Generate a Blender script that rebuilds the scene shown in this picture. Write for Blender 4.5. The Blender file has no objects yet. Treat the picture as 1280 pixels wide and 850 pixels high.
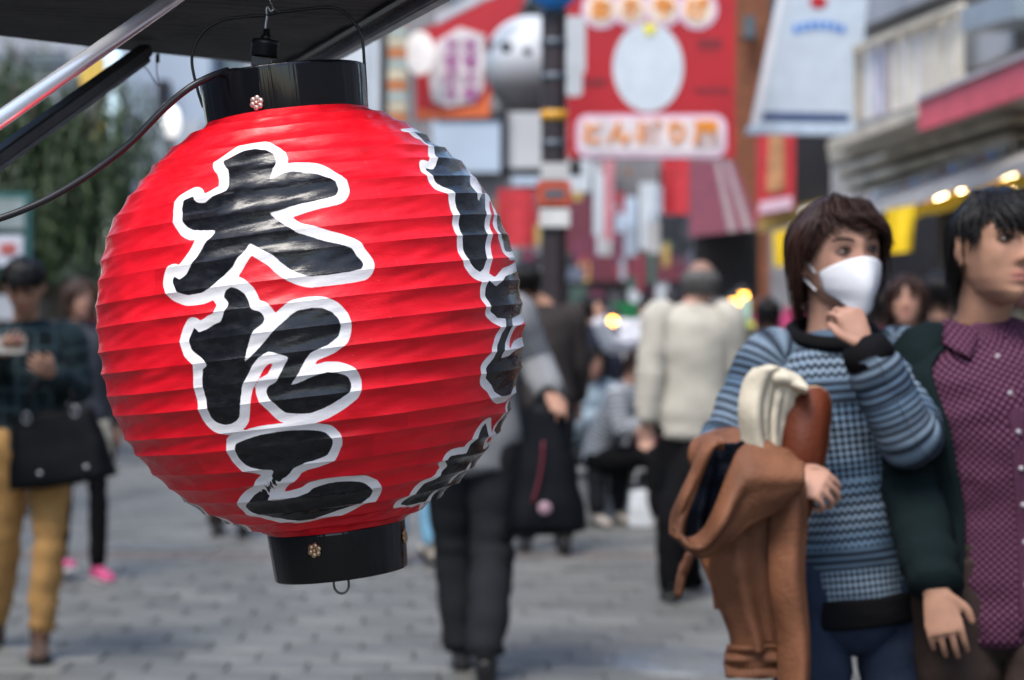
import bpy, bmesh, math, random
import numpy as np
from mathutils import Vector, Matrix, Euler, noise as mnoise

random.seed(7)
R = math.radians
SC = bpy.context.scene
COL = SC.collection
PI = math.pi

# ------------------------------------------------------------------ camera, sky, sun, exposure
FPX = 2489.0                      # focal length in pixels of a 1280 px wide frame
CAMZ = 1.38
PITCH = math.atan(24.0 / FPX)
cam_d = bpy.data.cameras.new('camera')
cam = bpy.data.objects.new('camera', cam_d)
COL.objects.link(cam)
cam.location = (0, 0, CAMZ)
cam.rotation_euler = (PI / 2 - PITCH, 0, 0)
cam_d.sensor_width = 36.0
cam_d.lens = 36.0 * FPX / 1280.0
cam_d.clip_start = 0.05
cam_d.clip_end = 3000
cam_d.dof.use_dof = True
cam_d.dof.focus_distance = 2.46
cam_d.dof.aperture_fstop = 4.2
cam_d.dof.aperture_blades = 0
SC.camera = cam

SUN_EL, SUN_AZ = R(58), R(-152)    # azimuth measured from +Y towards +X: behind the camera
world = bpy.data.worlds.new('World')
SC.world = world
world.use_nodes = True
wn = world.node_tree.nodes
bg = wn['Background']
sky = wn.new('ShaderNodeTexSky')
sky.sky_type = 'NISHITA'
sky.sun_disc = False
sky.sun_elevation = SUN_EL
sky.sun_rotation = SUN_AZ
sky.air_density = 1.0
sky.dust_density = 1.5
sky.ozone_density = 1.0
world.node_tree.links.new(sky.outputs[0], bg.inputs[0])
bg.inputs[1].default_value = 0.15

sun_d = bpy.data.lights.new('sun', 'SUN')
sun_d.energy = 1.5
sun_d.angle = R(25)
sun_d.color = (1.0, 0.96, 0.9)
sun = bpy.data.objects.new('sun', sun_d)
COL.objects.link(sun)
_sd = Vector((math.sin(SUN_AZ) * math.cos(SUN_EL), math.cos(SUN_AZ) * math.cos(SUN_EL), math.sin(SUN_EL)))
sun.rotation_euler = _sd.to_track_quat('Z', 'Y').to_euler()

SC.view_settings.view_transform = 'Standard'
SC.view_settings.look = 'None'
SC.view_settings.gamma = 1.0
SC.view_settings.use_curve_mapping = False
SC.view_settings.exposure = 1.22
SC.cycles.use_denoising = True
SC.cycles.max_bounces = 5
SC.cycles.use_adaptive_sampling = True
SC.cycles.adaptive_threshold = 0.02

def P(px, py, Y):
    """point seen at photo pixel (1280x850) that stands Y metres down the street"""
    a = (px - 640.0) / FPX
    b = (425.0 - py) / FPX
    d = Vector((a, math.cos(PITCH) + b * math.sin(PITCH), -math.sin(PITCH) + b * math.cos(PITCH)))
    t = Y / d.y
    return Vector((d.x * t, Y, CAMZ + d.z * t))

# ------------------------------------------------------------------ helpers
def new_obj(name, mesh, mat=None, parent=None, smooth=True):
    o = bpy.data.objects.new(name, mesh)
    COL.objects.link(o)
    if mat is not None:
        mats = mat if isinstance(mat, (list, tuple)) else [mat]
        if not mesh.materials:
            for m in mats:
                mesh.materials.append(m)
    if parent is not None:
        o.parent = parent
    if smooth and isinstance(mesh, bpy.types.Mesh) and len(mesh.polygons):
        mesh.polygons.foreach_set('use_smooth', [True] * len(mesh.polygons))
    return o

def tag(o, label=None, cat=None, group=None, kind=None):
    if label: o['label'] = label
    if cat: o['category'] = cat
    if group: o['group'] = group
    if kind: o['kind'] = kind
    return o

def empty(name, loc=(0, 0, 0), rz=0.0, label=None, cat=None, group=None):
    o = bpy.data.objects.new(name, None)
    COL.objects.link(o)
    o.location = loc
    o.rotation_euler = (0, 0, rz)
    o.empty_display_size = 0.1
    return tag(o, label, cat, group)

class MB:
    """mesh builder: verts, faces, uv per vertex, material index per face"""
    def __init__(self):
        self.v, self.f, self.uv, self.mi = [], [], [], []
    def add(self, verts, faces, uvs=None, mi=0):
        b = len(self.v)
        self.v += [tuple(p) for p in verts]
        self.uv += (uvs if uvs is not None else [(0.0, 0.0)] * len(verts))
        self.f += [tuple(i + b for i in q) for q in faces]
        self.mi += [mi] * len(faces)
        return self
    def box(self, c, s, rot=None, mi=0):
        hx, hy, hz = s[0] / 2, s[1] / 2, s[2] / 2
        vs = [Vector((x, y, z)) for x in (-hx, hx) for y in (-hy, hy) for z in (-hz, hz)]
        if rot is not None:
            m = rot if isinstance(rot, Matrix) else Euler(rot).to_matrix()
            vs = [m @ p for p in vs]
        vs = [p + Vector(c) for p in vs]
        return self.add(vs, [(0, 1, 3, 2), (4, 6, 7, 5), (0, 4, 5, 1), (2, 3, 7, 6), (0, 2, 6, 4), (1, 5, 7, 3)], None, mi)
    def prism(self, pts, d, mi=0):
        """closed polygon pts (3D, planar) pushed by vector d"""
        n = len(pts)
        d = Vector(d)
        vs = [Vector(p) for p in pts] + [Vector(p) + d for p in pts]
        fs = [tuple(range(n))[::-1], tuple(range(n, 2 * n))] + [(i, (i + 1) % n, (i + 1) % n + n, i + n) for i in range(n)]
        return self.add(vs, fs, None, mi)
    def tube(self, pts, rad, seg=10, ref=None, flat=1.0, caps=True, mi=0, uvl=True):
        """tube along pts; rad a number or one per point (or (a,b) pairs); flat scales the second axis"""
        pts = [Vector(p) for p in pts]
        n = len(pts)
        rr = []
        for i in range(n):
            q = rad[i] if isinstance(rad, list) else rad
            rr.append(q if isinstance(q, (list, tuple)) else (q, q * flat))
        fr = frames(pts, ref)
        vs, uvs, L = [], [], 0.0
        for i in range(n):
            if i: L += (pts[i] - pts[i - 1]).length
            t, s, b = fr[i]
            for k in range(seg + 1):
                a = 2 * PI * k / seg
                vs.append(pts[i] + s * (math.cos(a) * rr[i][0]) + b * (math.sin(a) * rr[i][1]))
                uvs.append((k / seg, L))
        w = seg + 1
        fs = [(i * w + k, i * w + k + 1, (i + 1) * w + k + 1, (i + 1) * w + k) for i in range(n - 1) for k in range(seg)]
        if caps:
            vs.append(pts[0] - fr[0][0] * min(rr[0]) * 0.4); uvs.append((0.5, 0.0))
            vs.append(pts[-1] + fr[-1][0] * min(rr[-1]) * 0.4); uvs.append((0.5, L))
            c0, c1 = n * w, n * w + 1
            fs += [(c0, k + 1, k) for k in range(seg)]
            fs += [(c1, (n - 1) * w + k, (n - 1) * w + k + 1) for k in range(seg)]
        return self.add(vs, fs, uvs, mi)
    def lathe(self, prof, seg=32, origin=(0, 0, 0), mi=0, mat=None):
        """profile [(r,z)] turned about z"""
        vs, uvs = [], []
        m = mat if mat is not None else Matrix.Identity(3)
        for j, (r, z) in enumerate(prof):
            for k in range(seg + 1):
                a = 2 * PI * k / seg
                vs.append(m @ Vector((r * math.cos(a), r * math.sin(a), z)) + Vector(origin))
                uvs.append((k / seg, z))
        w = seg + 1
        fs = [(j * w + k, j * w + k + 1, (j + 1) * w + k + 1, (j + 1) * w + k) for j in range(len(prof) - 1) for k in range(seg)]
        return self.add(vs, fs, uvs, mi)
    def ball(self, c, r, seg=16, rings=10, rot=None, mi=0):
        rx, ry, rz = (r, r, r) if not isinstance(r, (list, tuple)) else r
        vs, fs = [], []
        for j in range(rings + 1):
            th = PI * j / rings
            for k in range(seg):
                a = 2 * PI * k / seg
                p = Vector((rx * math.sin(th) * math.cos(a), ry * math.sin(th) * math.sin(a), rz * math.cos(th)))
                if rot is not None: p = rot @ p
                vs.append(p + Vector(c))
        for j in range(rings):
            for k in range(seg):
                fs.append((j * seg + k, (j + 1) * seg + k, (j + 1) * seg + (k + 1) % seg, j * seg + (k + 1) % seg))
        return self.add(vs, fs, None, mi)
    def mesh(self, name):
        me = bpy.data.meshes.new(name)
        me.from_pydata(self.v, [], self.f)
        uvl = me.uv_layers.new(name='UVMap')
        li = np.empty(len(me.loops), dtype=np.int32)
        me.loops.foreach_get('vertex_index', li)
        if len(li):
            uvl.data.foreach_set('uv', np.array(self.uv, dtype=np.float32)[li].ravel())
        me.polygons.foreach_set('material_index', self.mi)
        me.validate()
        me.update()
        return me
    def build(self, name, mat, parent=None, smooth=True, fix=True, bevel=0.0):
        me = self.mesh(name)
        if fix or bevel:
            bm = bmesh.new(); bm.from_mesh(me)
            if fix:
                bmesh.ops.recalc_face_normals(bm, faces=bm.faces)
            if bevel:
                bmesh.ops.bevel(bm, geom=[e for e in bm.edges if len(e.link_faces) == 2 and e.calc_face_angle(0) > 0.5], offset=bevel, segments=2, affect='EDGES')
            bm.to_mesh(me); bm.free()
        return new_obj(name, me, mat, parent, smooth)

def frames(pts, ref=None):
    """tangent, side, binormal at each point by parallel transport"""
    n = len(pts)
    out, s = [], None
    for i in range(n):
        t = (pts[min(i + 1, n - 1)] - pts[max(i - 1, 0)])
        if t.length < 1e-9: t = Vector((0, 0, 1))
        t = t.normalized()
        if s is None:
            r = Vector(ref) if ref is not None else (Vector((1, 0, 0)) if abs(t.x) < 0.9 else Vector((0, 1, 0)))
            s = r
        s = s - t * s.dot(t)
        if s.length < 1e-6: s = t.orthogonal()
        s = s.normalized()
        out.append((t, s, t.cross(s)))
    return out

def spline(pts, n):
    """Catmull-Rom through rows of numbers, n samples"""
    A = np.array(pts, dtype=float)
    m = len(A)
    E = np.vstack([2 * A[0] - A[1], A, 2 * A[-1] - A[-2]])
    out = []
    for u in np.linspace(0, m - 1, n):
        i = min(int(u), m - 2); t = u - i
        p0, p1, p2, p3 = E[i], E[i + 1], E[i + 2], E[i + 3]
        out.append(0.5 * ((2 * p1) + (-p0 + p2) * t + (2 * p0 - 5 * p1 + 4 * p2 - p3) * t * t + (-p0 + 3 * p1 - 3 * p2 + p3) * t ** 3))
    return out

def V3(rows): return [Vector(r[:3]) for r in rows]

# ------------------------------------------------------------------ materials
def mat(name, col, rough=0.6, metal=0.0, var=0.12, vscale=6.0, bump=0.0, bscale=40.0, spec=0.5, coords='Object', stretch=(1, 1, 1), rand=0.0, coat=0.0, emit=None, estr=0.0, dirt=None):
    m = bpy.data.materials.new(name)
    m.use_nodes = True
    nt = m.node_tree
    b = nt.nodes['Principled BSDF']
    b.inputs['Roughness'].default_value = rough
    b.inputs['Metallic'].default_value = metal
    b.inputs['Specular IOR Level'].default_value = spec
    if coat: b.inputs['Coat Weight'].default_value = coat
    c = (*col, 1.0)
    tc = nt.nodes.new('ShaderNodeTexCoord')
    mp = nt.nodes.new('ShaderNodeMapping')
    mp.inputs['Scale'].default_value = stretch
    nt.links.new(tc.outputs[coords], mp.inputs[0])
    nz = nt.nodes.new('ShaderNodeTexNoise')
    nz.inputs['Scale'].default_value = vscale
    nz.inputs['Detail'].default_value = 5
    nt.links.new(mp.outputs[0], nz.inputs[0])
    mr = nt.nodes.new('ShaderNodeMapRange')
    mr.inputs['From Min'].default_value = 0.25; mr.inputs['From Max'].default_value = 0.75
    mr.inputs['To Min'].default_value = 1 - var * 2; mr.inputs['To Max'].default_value = 1 + var
    nt.links.new(nz.outputs[0], mr.inputs[0])
    fac = mr.outputs[0]
    if rand:
        oi = nt.nodes.new('ShaderNodeObjectInfo')
        m2 = nt.nodes.new('ShaderNodeMapRange')
        m2.inputs['To Min'].default_value = 1 - rand; m2.inputs['To Max'].default_value = 1 + rand
        nt.links.new(oi.outputs['Random'], m2.inputs[0])
        mm = nt.nodes.new('ShaderNodeMath'); mm.operation = 'MULTIPLY'
        nt.links.new(fac, mm.inputs[0]); nt.links.new(m2.outputs[0], mm.inputs[1])
        fac = mm.outputs[0]
    vm = nt.nodes.new('ShaderNodeVectorMath'); vm.operation = 'SCALE'
    vm.inputs[0].default_value = col
    nt.links.new(fac, vm.inputs['Scale'])
    nt.links.new(vm.outputs[0], b.inputs['Base Color'])
    if bump:
        n2 = nt.nodes.new('ShaderNodeTexNoise')
        n2.inputs['Scale'].default_value = bscale; n2.inputs['Detail'].default_value = 4
        nt.links.new(mp.outputs[0], n2.inputs[0])
        bp = nt.nodes.new('ShaderNodeBump')
        bp.inputs['Strength'].default_value = bump
        bp.inputs['Distance'].default_value = 0.01
        nt.links.new(n2.outputs[0], bp.inputs['Height'])
        nt.links.new(bp.outputs[0], b.inputs['Normal'])
    if emit is not None:
        b.inputs['Emission Color'].default_value = (*emit, 1)
        b.inputs['Emission Strength'].default_value = estr
    return m

def fabric(name, col, rough=0.85, var=0.1, bump=0.25, sheen=0.0):
    m = mat(name, col, rough, 0, var, 9.0, bump, 60.0, 0.12)
    m.node_tree.nodes['Principled BSDF'].inputs['Sheen Weight'].default_value = sheen
    return m
# ------------------------------------------------------------------ the paper lantern
LY = 2.6
K = LY / FPX
LC = P(390, 403, LY)
LROLL = R(-6.7)
LROT = Matrix.Rotation(LROLL, 3, 'Y')
lantern = empty('paper_lantern', LC, 0, 'large round red paper lantern with black brushed characters edged in white', 'lantern')
lantern.rotation_euler = (0, LROLL, 0)

PROF = [(-258.7, 101), (-241, 135), (-219, 166), (-179, 208), (-131.5, 239), (-64, 259.5), (0, 265), (48, 262.5), (98, 251), (151, 226), (208, 175), (238, 128), (257, 86)]
_pp = np.array(spline(PROF, 1200)) * K                       # columns: v (down +), r
_arc = np.concatenate([[0], np.cumsum(np.hypot(np.diff(_pp[:, 0]), np.diff(_pp[:, 1])))])
def prof_r(v): return np.interp(v, _pp[:, 0], _pp[:, 1])

def unproject(px, py):
    """photo pixel -> (theta, v) on the lantern; theta 0 faces the street end of the camera axis (-Y)"""
    o = Vector((0, 0, CAMZ)); d = (P(px, py, 10.0) - o).normalized()
    inv = LROT.transposed()
    o = inv @ (o - LC); d = inv @ d
    tc = -o.dot(d)
    best, bt = 1e9, tc
    for i in range(700):
        t = tc - 0.36 + i * 0.36 / 700
        p = o + d * t
        v = -p.z
        rr = float(prof_r(v)) if _pp[0, 0] <= v <= _pp[-1, 0] else (0.1 if v < 0 else 0.085)
        q = math.hypot(p.x, p.y) - rr
        if q < best: best, bt = q, t
        if q <= 0: break
    p = o + d * bt
    return math.atan2(p.x, -p.y), max(min(-p.z, _pp[-1, 0]), _pp[0, 0])

def lift(th, v):
    r = prof_r(v)
    return np.stack([r * np.sin(th), -r * np.cos(th), -v], -1)

def zpts(txt, ox, oy, s):
    q = [float(x) for x in txt.split()]
    return [(ox + q[i] / s, oy + q[i + 1] / s) for i in range(0, len(q), 2)]

GLYPHS = []
GLYPHS.append(zpts("""355 150 400 115 450 92 510 80 565 85 605 110 620 135 612 170 598 200 585 228 620 215 660 198 710 190 770 195 840 205 890 225
 920 255 932 285 920 312 890 322 830 335 760 352 700 370 640 388 587 402 620 430 670 465 720 498 780 515 860 540 940 558 1000 580 1025 615
 1058 655 1045 685 980 700 900 712 800 722 760 715 700 690 650 655 610 620 570 598 530 575 485 553 460 590 430 630 400 675 360 715 330 740
 290 780 240 805 170 815 120 795 95 745 105 720 130 735 165 710 200 655 230 610 260 560 290 525 310 487 260 485 200 485 165 468 145 430
 142 380 160 340 200 315 215 345 260 345 320 310 365 285 380 250 385 210 375 180""", 190, 165, 4))
GLYPHS.append(zpts("""355 105 365 75 395 55 430 65 460 90 480 125 497 165 540 180 562 210 550 240 510 270 485 320 470 370 468 400 462 432 500 395
 550 340 610 270 670 215 720 175 790 160 850 160 900 180 935 215 945 255 935 300 880 345 800 380 770 415 740 470 715 515 692 550 740 535
 800 505 870 482 930 485 980 505 998 540 990 580 930 625 860 665 790 690 720 693 660 685 620 650 580 610 568 580 580 555 620 530 640 490
 665 440 680 405 630 390 580 380 530 410 500 450 480 490 450 545 443 600 440 660 435 710 410 735 365 748 320 735 293 710 275 650 260 600
 250 540 250 470 272 450 268 430 230 400 195 370 180 320 190 285 205 260 225 280 260 270 300 245 340 225 360 180 380 140 370 120""", 190, 345, 4))
GLYPHS.append(zpts("""255 145 300 125 380 98 470 82 560 76 650 78 710 92 742 120 745 150 720 200 660 225 600 240 550 265 530 290 510 310 490 320
 470 350 450 380 430 400 420 425 470 428 540 412 620 388 650 368 720 348 800 335 880 335 930 355 945 380 930 410 880 440 800 475 720 500
 640 520 560 525 470 515 390 495 330 485 307 465 315 440 350 405 385 380 400 345 430 315 445 285 440 270 380 265 310 250 275 220 258 180""", 230, 520, 4))
T = lambda d, v: ('t', d, v)
GLYPHS.append([(513, 163.5), (527, 164.7), (543.5, 170.6), (560, 180), (574, 190.6), (583.5, 196.3), (588, 208), (587.8, 222), (595, 239), (599, 250.6),
  (601, 246), (602, 233), (597.6, 215), T(97, -165), T(104, -90), T(100, -62), (635, 314), (630.6, 302), (623.5, 286), (619, 260), (614, 248), (608, 241), (606, 243.5), (608, 272), (610.6, 293),
  (610.6, 319), (607, 335), (602, 339), (595, 335), (588, 326), (583.5, 314), (579, 295), (575, 272), (570.6, 250.6), (567, 237.6), (548, 228),
  (539, 215), (535, 206), (544.7, 208), (548, 196.5), (543.5, 182), (529, 170.6)])
GLYPHS.append([(611.8, 350.5), (622, 357.5), (632.5, 345), (641, 342), T(100, -38), T(108, -10), T(100, 12), (645.5, 397), (644, 399.7), (640, 411), (635, 424), (630, 437), (628, 447.7),
  (637.7, 445), (645, 437), T(96, 60), T(112, 80), T(100, 105), (644, 484), (637.7, 493), (627, 495.6), (619.6, 490), (615.7, 481), (609, 473.6), (609, 460.6), (618, 447.7), (621, 437),
  (626, 424), (632.5, 409), (635, 398.4), (624.8, 397), (615.7, 389), (613, 377.7), (609, 368.7), (609, 359.6)])
GLYPHS.append([(501, 631.5), (515, 621.8), (531, 606.8), (547, 598.8), (554, 591.8), (562, 585.6), (557.6, 577.6), (564.7, 570.6), (583, 567), (589.4, 556.5),
  (600, 545), (610.6, 531), (610.6, 544), (604.4, 561.8), (613, 557), T(88, 178), T(98, 196), T(90, 222), T(76, 243), (534, 626), (522, 632)])
GLYPHS.append([(618.5, 538.8), (625, 530), (631, 518), (636, 509), T(90, 118), T(108, 126), T(108, 160), T(90, 172), (620.5, 545)])
GLYPHS.append([T(-80, -176), T(-77, -142), T(-80, -120), T(-79, -96), T(-83, -84), T(-76.5, -66), T(-76, -48), T(-80, -30), T(-83, 6), T(-86, 30), T(-140, 20), T(-150, -176)])
GLYPHS.append([T(-80, 160), T(-75, 186), T(-72, 204), T(-68, 222), T(-60, 238), T(-75, 250), T(-120, 245), T(-140, 165)])
WHITE_CUTS = [[(566, 603), (577, 594), (588, 583.5)], [(524, 632), (535, 626), (545, 618.5)]]
WID = [13.0, 12.5, 11.0, 11.5, 10.5, 9.0, 8.0, 9.0, 9.0]

def uv_poly(poly, sub=3):
    q = [unproject(*p) if p[0] != 't' else (R(p[1]), p[2] * K) for p in poly]
    q = np.array(q)
    m = len(q)
    out = []
    E = np.vstack([q[-1:], q, q[:2]])
    for i in range(m):                                   # closed, slightly rounded
        p0, p1, p2, p3 = E[i], E[i + 1], E[i + 2], E[i + 3]
        for s in range(sub):
            t = s / sub
            cr = 0.5 * ((2 * p1) + (-p0 + p2) * t + (2 * p0 - 5 * p1 + 4 * p2 - p3) * t * t + (-p0 + 3 * p1 - 3 * p2 + p3) * t ** 3)
            out.append(0.5 * cr + 0.5 * (p1 + (p2 - p1) * t))
    return np.array(out)

def make_paper():
    NB, NS = 24, 14
    th = np.concatenate([np.linspace(R(-112), R(112), 450), np.linspace(R(112), R(248), 46)[1:-1]])
    nt = len(th)
    sv, dirs, depth = [], [], []
    total = _arc[-1]
    rng = np.random.default_rng(4)
    edges = np.linspace(0, total, NB + 1) + np.concatenate([[0], rng.normal(0, total / NB * 0.05, NB - 1), [0]])
    rows, tt, bi = [], [], []
    for b in range(NB):
        for s in range(NS):
            rows.append(edges[b] + (edges[b + 1] - edges[b]) * s / NS); tt.append(s / NS); bi.append(b)
    rows.append(total); tt.append(0.0); bi.append(NB)
    rows, tt, bi = np.array(rows), np.array(tt), np.array(bi)
    v = np.interp(rows, _arc, _pp[:, 0]); r = prof_r(v)
    dv, dr = np.gradient(v, rows), np.gradient(r, rows)
    nr, nv = dv, -dr                                     # outward normal (r, v)
    # ring wires wander and the paper between them sags unevenly round the girth
    nrow = len(rows)
    TH, _ = np.meshgrid(th, rows)
    per = np.zeros((nrow, nt)); wire = np.zeros((nrow, nt))
    wob = np.zeros((NB + 2, nt)); amp = np.zeros((NB + 2, nt))
    for b in range(NB + 2):
        ph = rng.uniform(0, 6.28, 8)
        wob[b] = 0.0007 * np.sin(3 * th + ph[0]) + 0.0006 * np.sin(7 * th + ph[1]) + 0.0004 * np.sin(13 * th + ph[2])
        amp[b] = 1 + 0.25 * np.sin(2 * th + ph[3]) + 0.22 * np.sin(5 * th + ph[4]) + 0.2 * np.sin(11 * th + ph[5]) + 0.12 * np.sin(23 * th + ph[6])
    sag = -0.0031 * (4 * tt * (1 - tt))
    for j in range(nrow):
        b = bi[j]; t = tt[j]
        w0 = wob[b]; w1 = wob[min(b + 1, NB + 1)]
        per[j] = (1 - t) * w0 + t * w1 + sag[j] * amp[b]
    per[0] = per[-1] = 0
    # small creases, long round the girth and short down it, plus vertical puckers
    cz = np.zeros((nrow, nt))
    for i in range(60):
        a = rng.uniform(0.00006, 0.00022)
        cz += a * np.sin(rng.uniform(4, 40) * TH + rng.uniform(60, 420) * rows[:, None] + rng.uniform(0, 6.28)) * 0.35
    per += cz * (np.sin(PI * tt)[:, None] * 0.9 + 0.1)
    rr = r[:, None] + nr[:, None] * per
    vv = v[:, None] + nv[:, None] * per
    co = np.stack([rr * np.sin(TH), -rr * np.cos(TH), -vv], -1).reshape(-1, 3)
    sm = lift(TH, np.repeat(v[:, None], nt, 1)).reshape(-1, 3)     # smooth surface, used for the print
    tv = np.stack([TH.ravel(), np.repeat(v[:, None], nt, 1).ravel()], -1)
    tvw = tv.copy(); tvw[:, 0] = (tvw[:, 0] + PI) % (2 * PI) - PI
    N = len(co)
    ink = np.full(N, 9.0); wh = np.full(N, 9.0)
    for gi, g in enumerate(GLYPHS):
        q = uv_poly(g)
        q3 = lift(q[:, 0], q[:, 1])
        lo, hi = q.min(0) - 0.16, q.max(0) + 0.16
        lo[1] = q[:, 1].min() - 0.03; hi[1] = q[:, 1].max() + 0.03
        sel = np.where((tvw[:, 0] > lo[0]) & (tvw[:, 0] < hi[0]) & (tvw[:, 1] > lo[1]) & (tvw[:, 1] < hi[1]))[0]
        pt, p3 = tvw[sel], sm[sel]
        ins = np.zeros(len(sel), bool); d2 = np.full(len(sel), 1e9)
        m = len(q)
        for i in range(m):
            a, b = q[i], q[(i + 1) % m]
            c = (a[1] > pt[:, 1]) != (b[1] > pt[:, 1])
            if c.any():
                xx = (b[0] - a[0]) * (pt[:, 1] - a[1]) / (b[1] - a[1] + 1e-12) + a[0]
                ins ^= c & (pt[:, 0] < xx)
            A, B = q3[i], q3[(i + 1) % m]
            AB = B - A
            h = np.clip(((p3 - A) @ AB) / (AB @ AB + 1e-12), 0, 1)
            d2 = np.minimum(d2, ((p3 - A - h[:, None] * AB) ** 2).sum(1))
        d = np.sqrt(d2); d[ins] *= -1
        ink[sel] = np.minimum(ink[sel], d)
        wv = WID[gi] * K * (1 + 0.10 * np.sin(pt[:, 0] * 9 + gi) * np.sin(pt[:, 1] * 60 + gi * 2))
        wh[sel] = np.minimum(wh[sel], d - wv)
    for line in WHITE_CUTS:
        q3 = np.array([lift(*map(np.array, unproject(*p))) for p in line])
        for i in range(len(q3) - 1):
            A, AB = q3[i], q3[i + 1] - q3[i]
            h = np.clip(((sm - A) @ AB) / (AB @ AB), 0, 1)
            d = np.sqrt(((sm - A - h[:, None] * AB) ** 2).sum(1)) - 0.005
            ink = np.maximum(ink, -d)
    # dry brush streaks in the neck of the last character
    q0 = np.array(lift(*map(np.array, unproject(336, 609))))
    dd = np.sqrt(((sm - q0) ** 2).sum(1))
    along = sm[:, 0] + 0.35 * sm[:, 2]
    st = np.sin(along * 900) * 0.5 + np.sin(along * 2100 + 1.3) * 0.4 + 0.3 * np.sin(sm[:, 2] * 300 + along * 500)
    ink = np.where(dd < 0.019, ink + 0.009 * np.clip((st + 0.55), 0, 1.2) * (1 - dd / 0.019) ** 0.4, ink)
    me = bpy.data.meshes.new('paper_body')
    idx = np.arange(nrow * nt).reshape(nrow, nt)
    a = idx[:-1]; b = idx[1:]
    f = np.stack([a, np.roll(a, -1, 1), np.roll(b, -1, 1), b], -1).reshape(-1, 4)
    me.vertices.add(N); me.vertices.foreach_set('co', co.ravel())
    me.loops.add(f.size); me.loops.foreach_set('vertex_index', f.ravel().astype(np.int32))
    me.polygons.add(len(f)); me.polygons.foreach_set('loop_start', np.arange(0, f.size, 4, dtype=np.int32))
    me.update(calc_edges=True)
    for nm, arr in (('ink', ink), ('edge', wh), ('girth', tvw[:, 0]), ('band', np.repeat(bi + tt, nt))):
        at = me.attributes.new(nm, 'FLOAT', 'POINT'); at.data.foreach_set('value', arr.astype(np.float32))
    me.polygons.foreach_set('use_smooth', [True] * len(me.polygons))
    # the wires are sharp folds
    se = np.zeros(len(me.edges), bool)
    ev = np.empty(len(me.edges) * 2, np.int32); me.edges.foreach_get('vertices', ev); ev = ev.reshape(-1, 2)
    rw = ev // nt
    se = (rw[:, 0] == rw[:, 1]) & (rw[:, 0] % NS == 0)
    at = me.attributes.new('sharp_edge', 'BOOLEAN', 'EDGE'); at.data.foreach_set('value', se)
    return me

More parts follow.
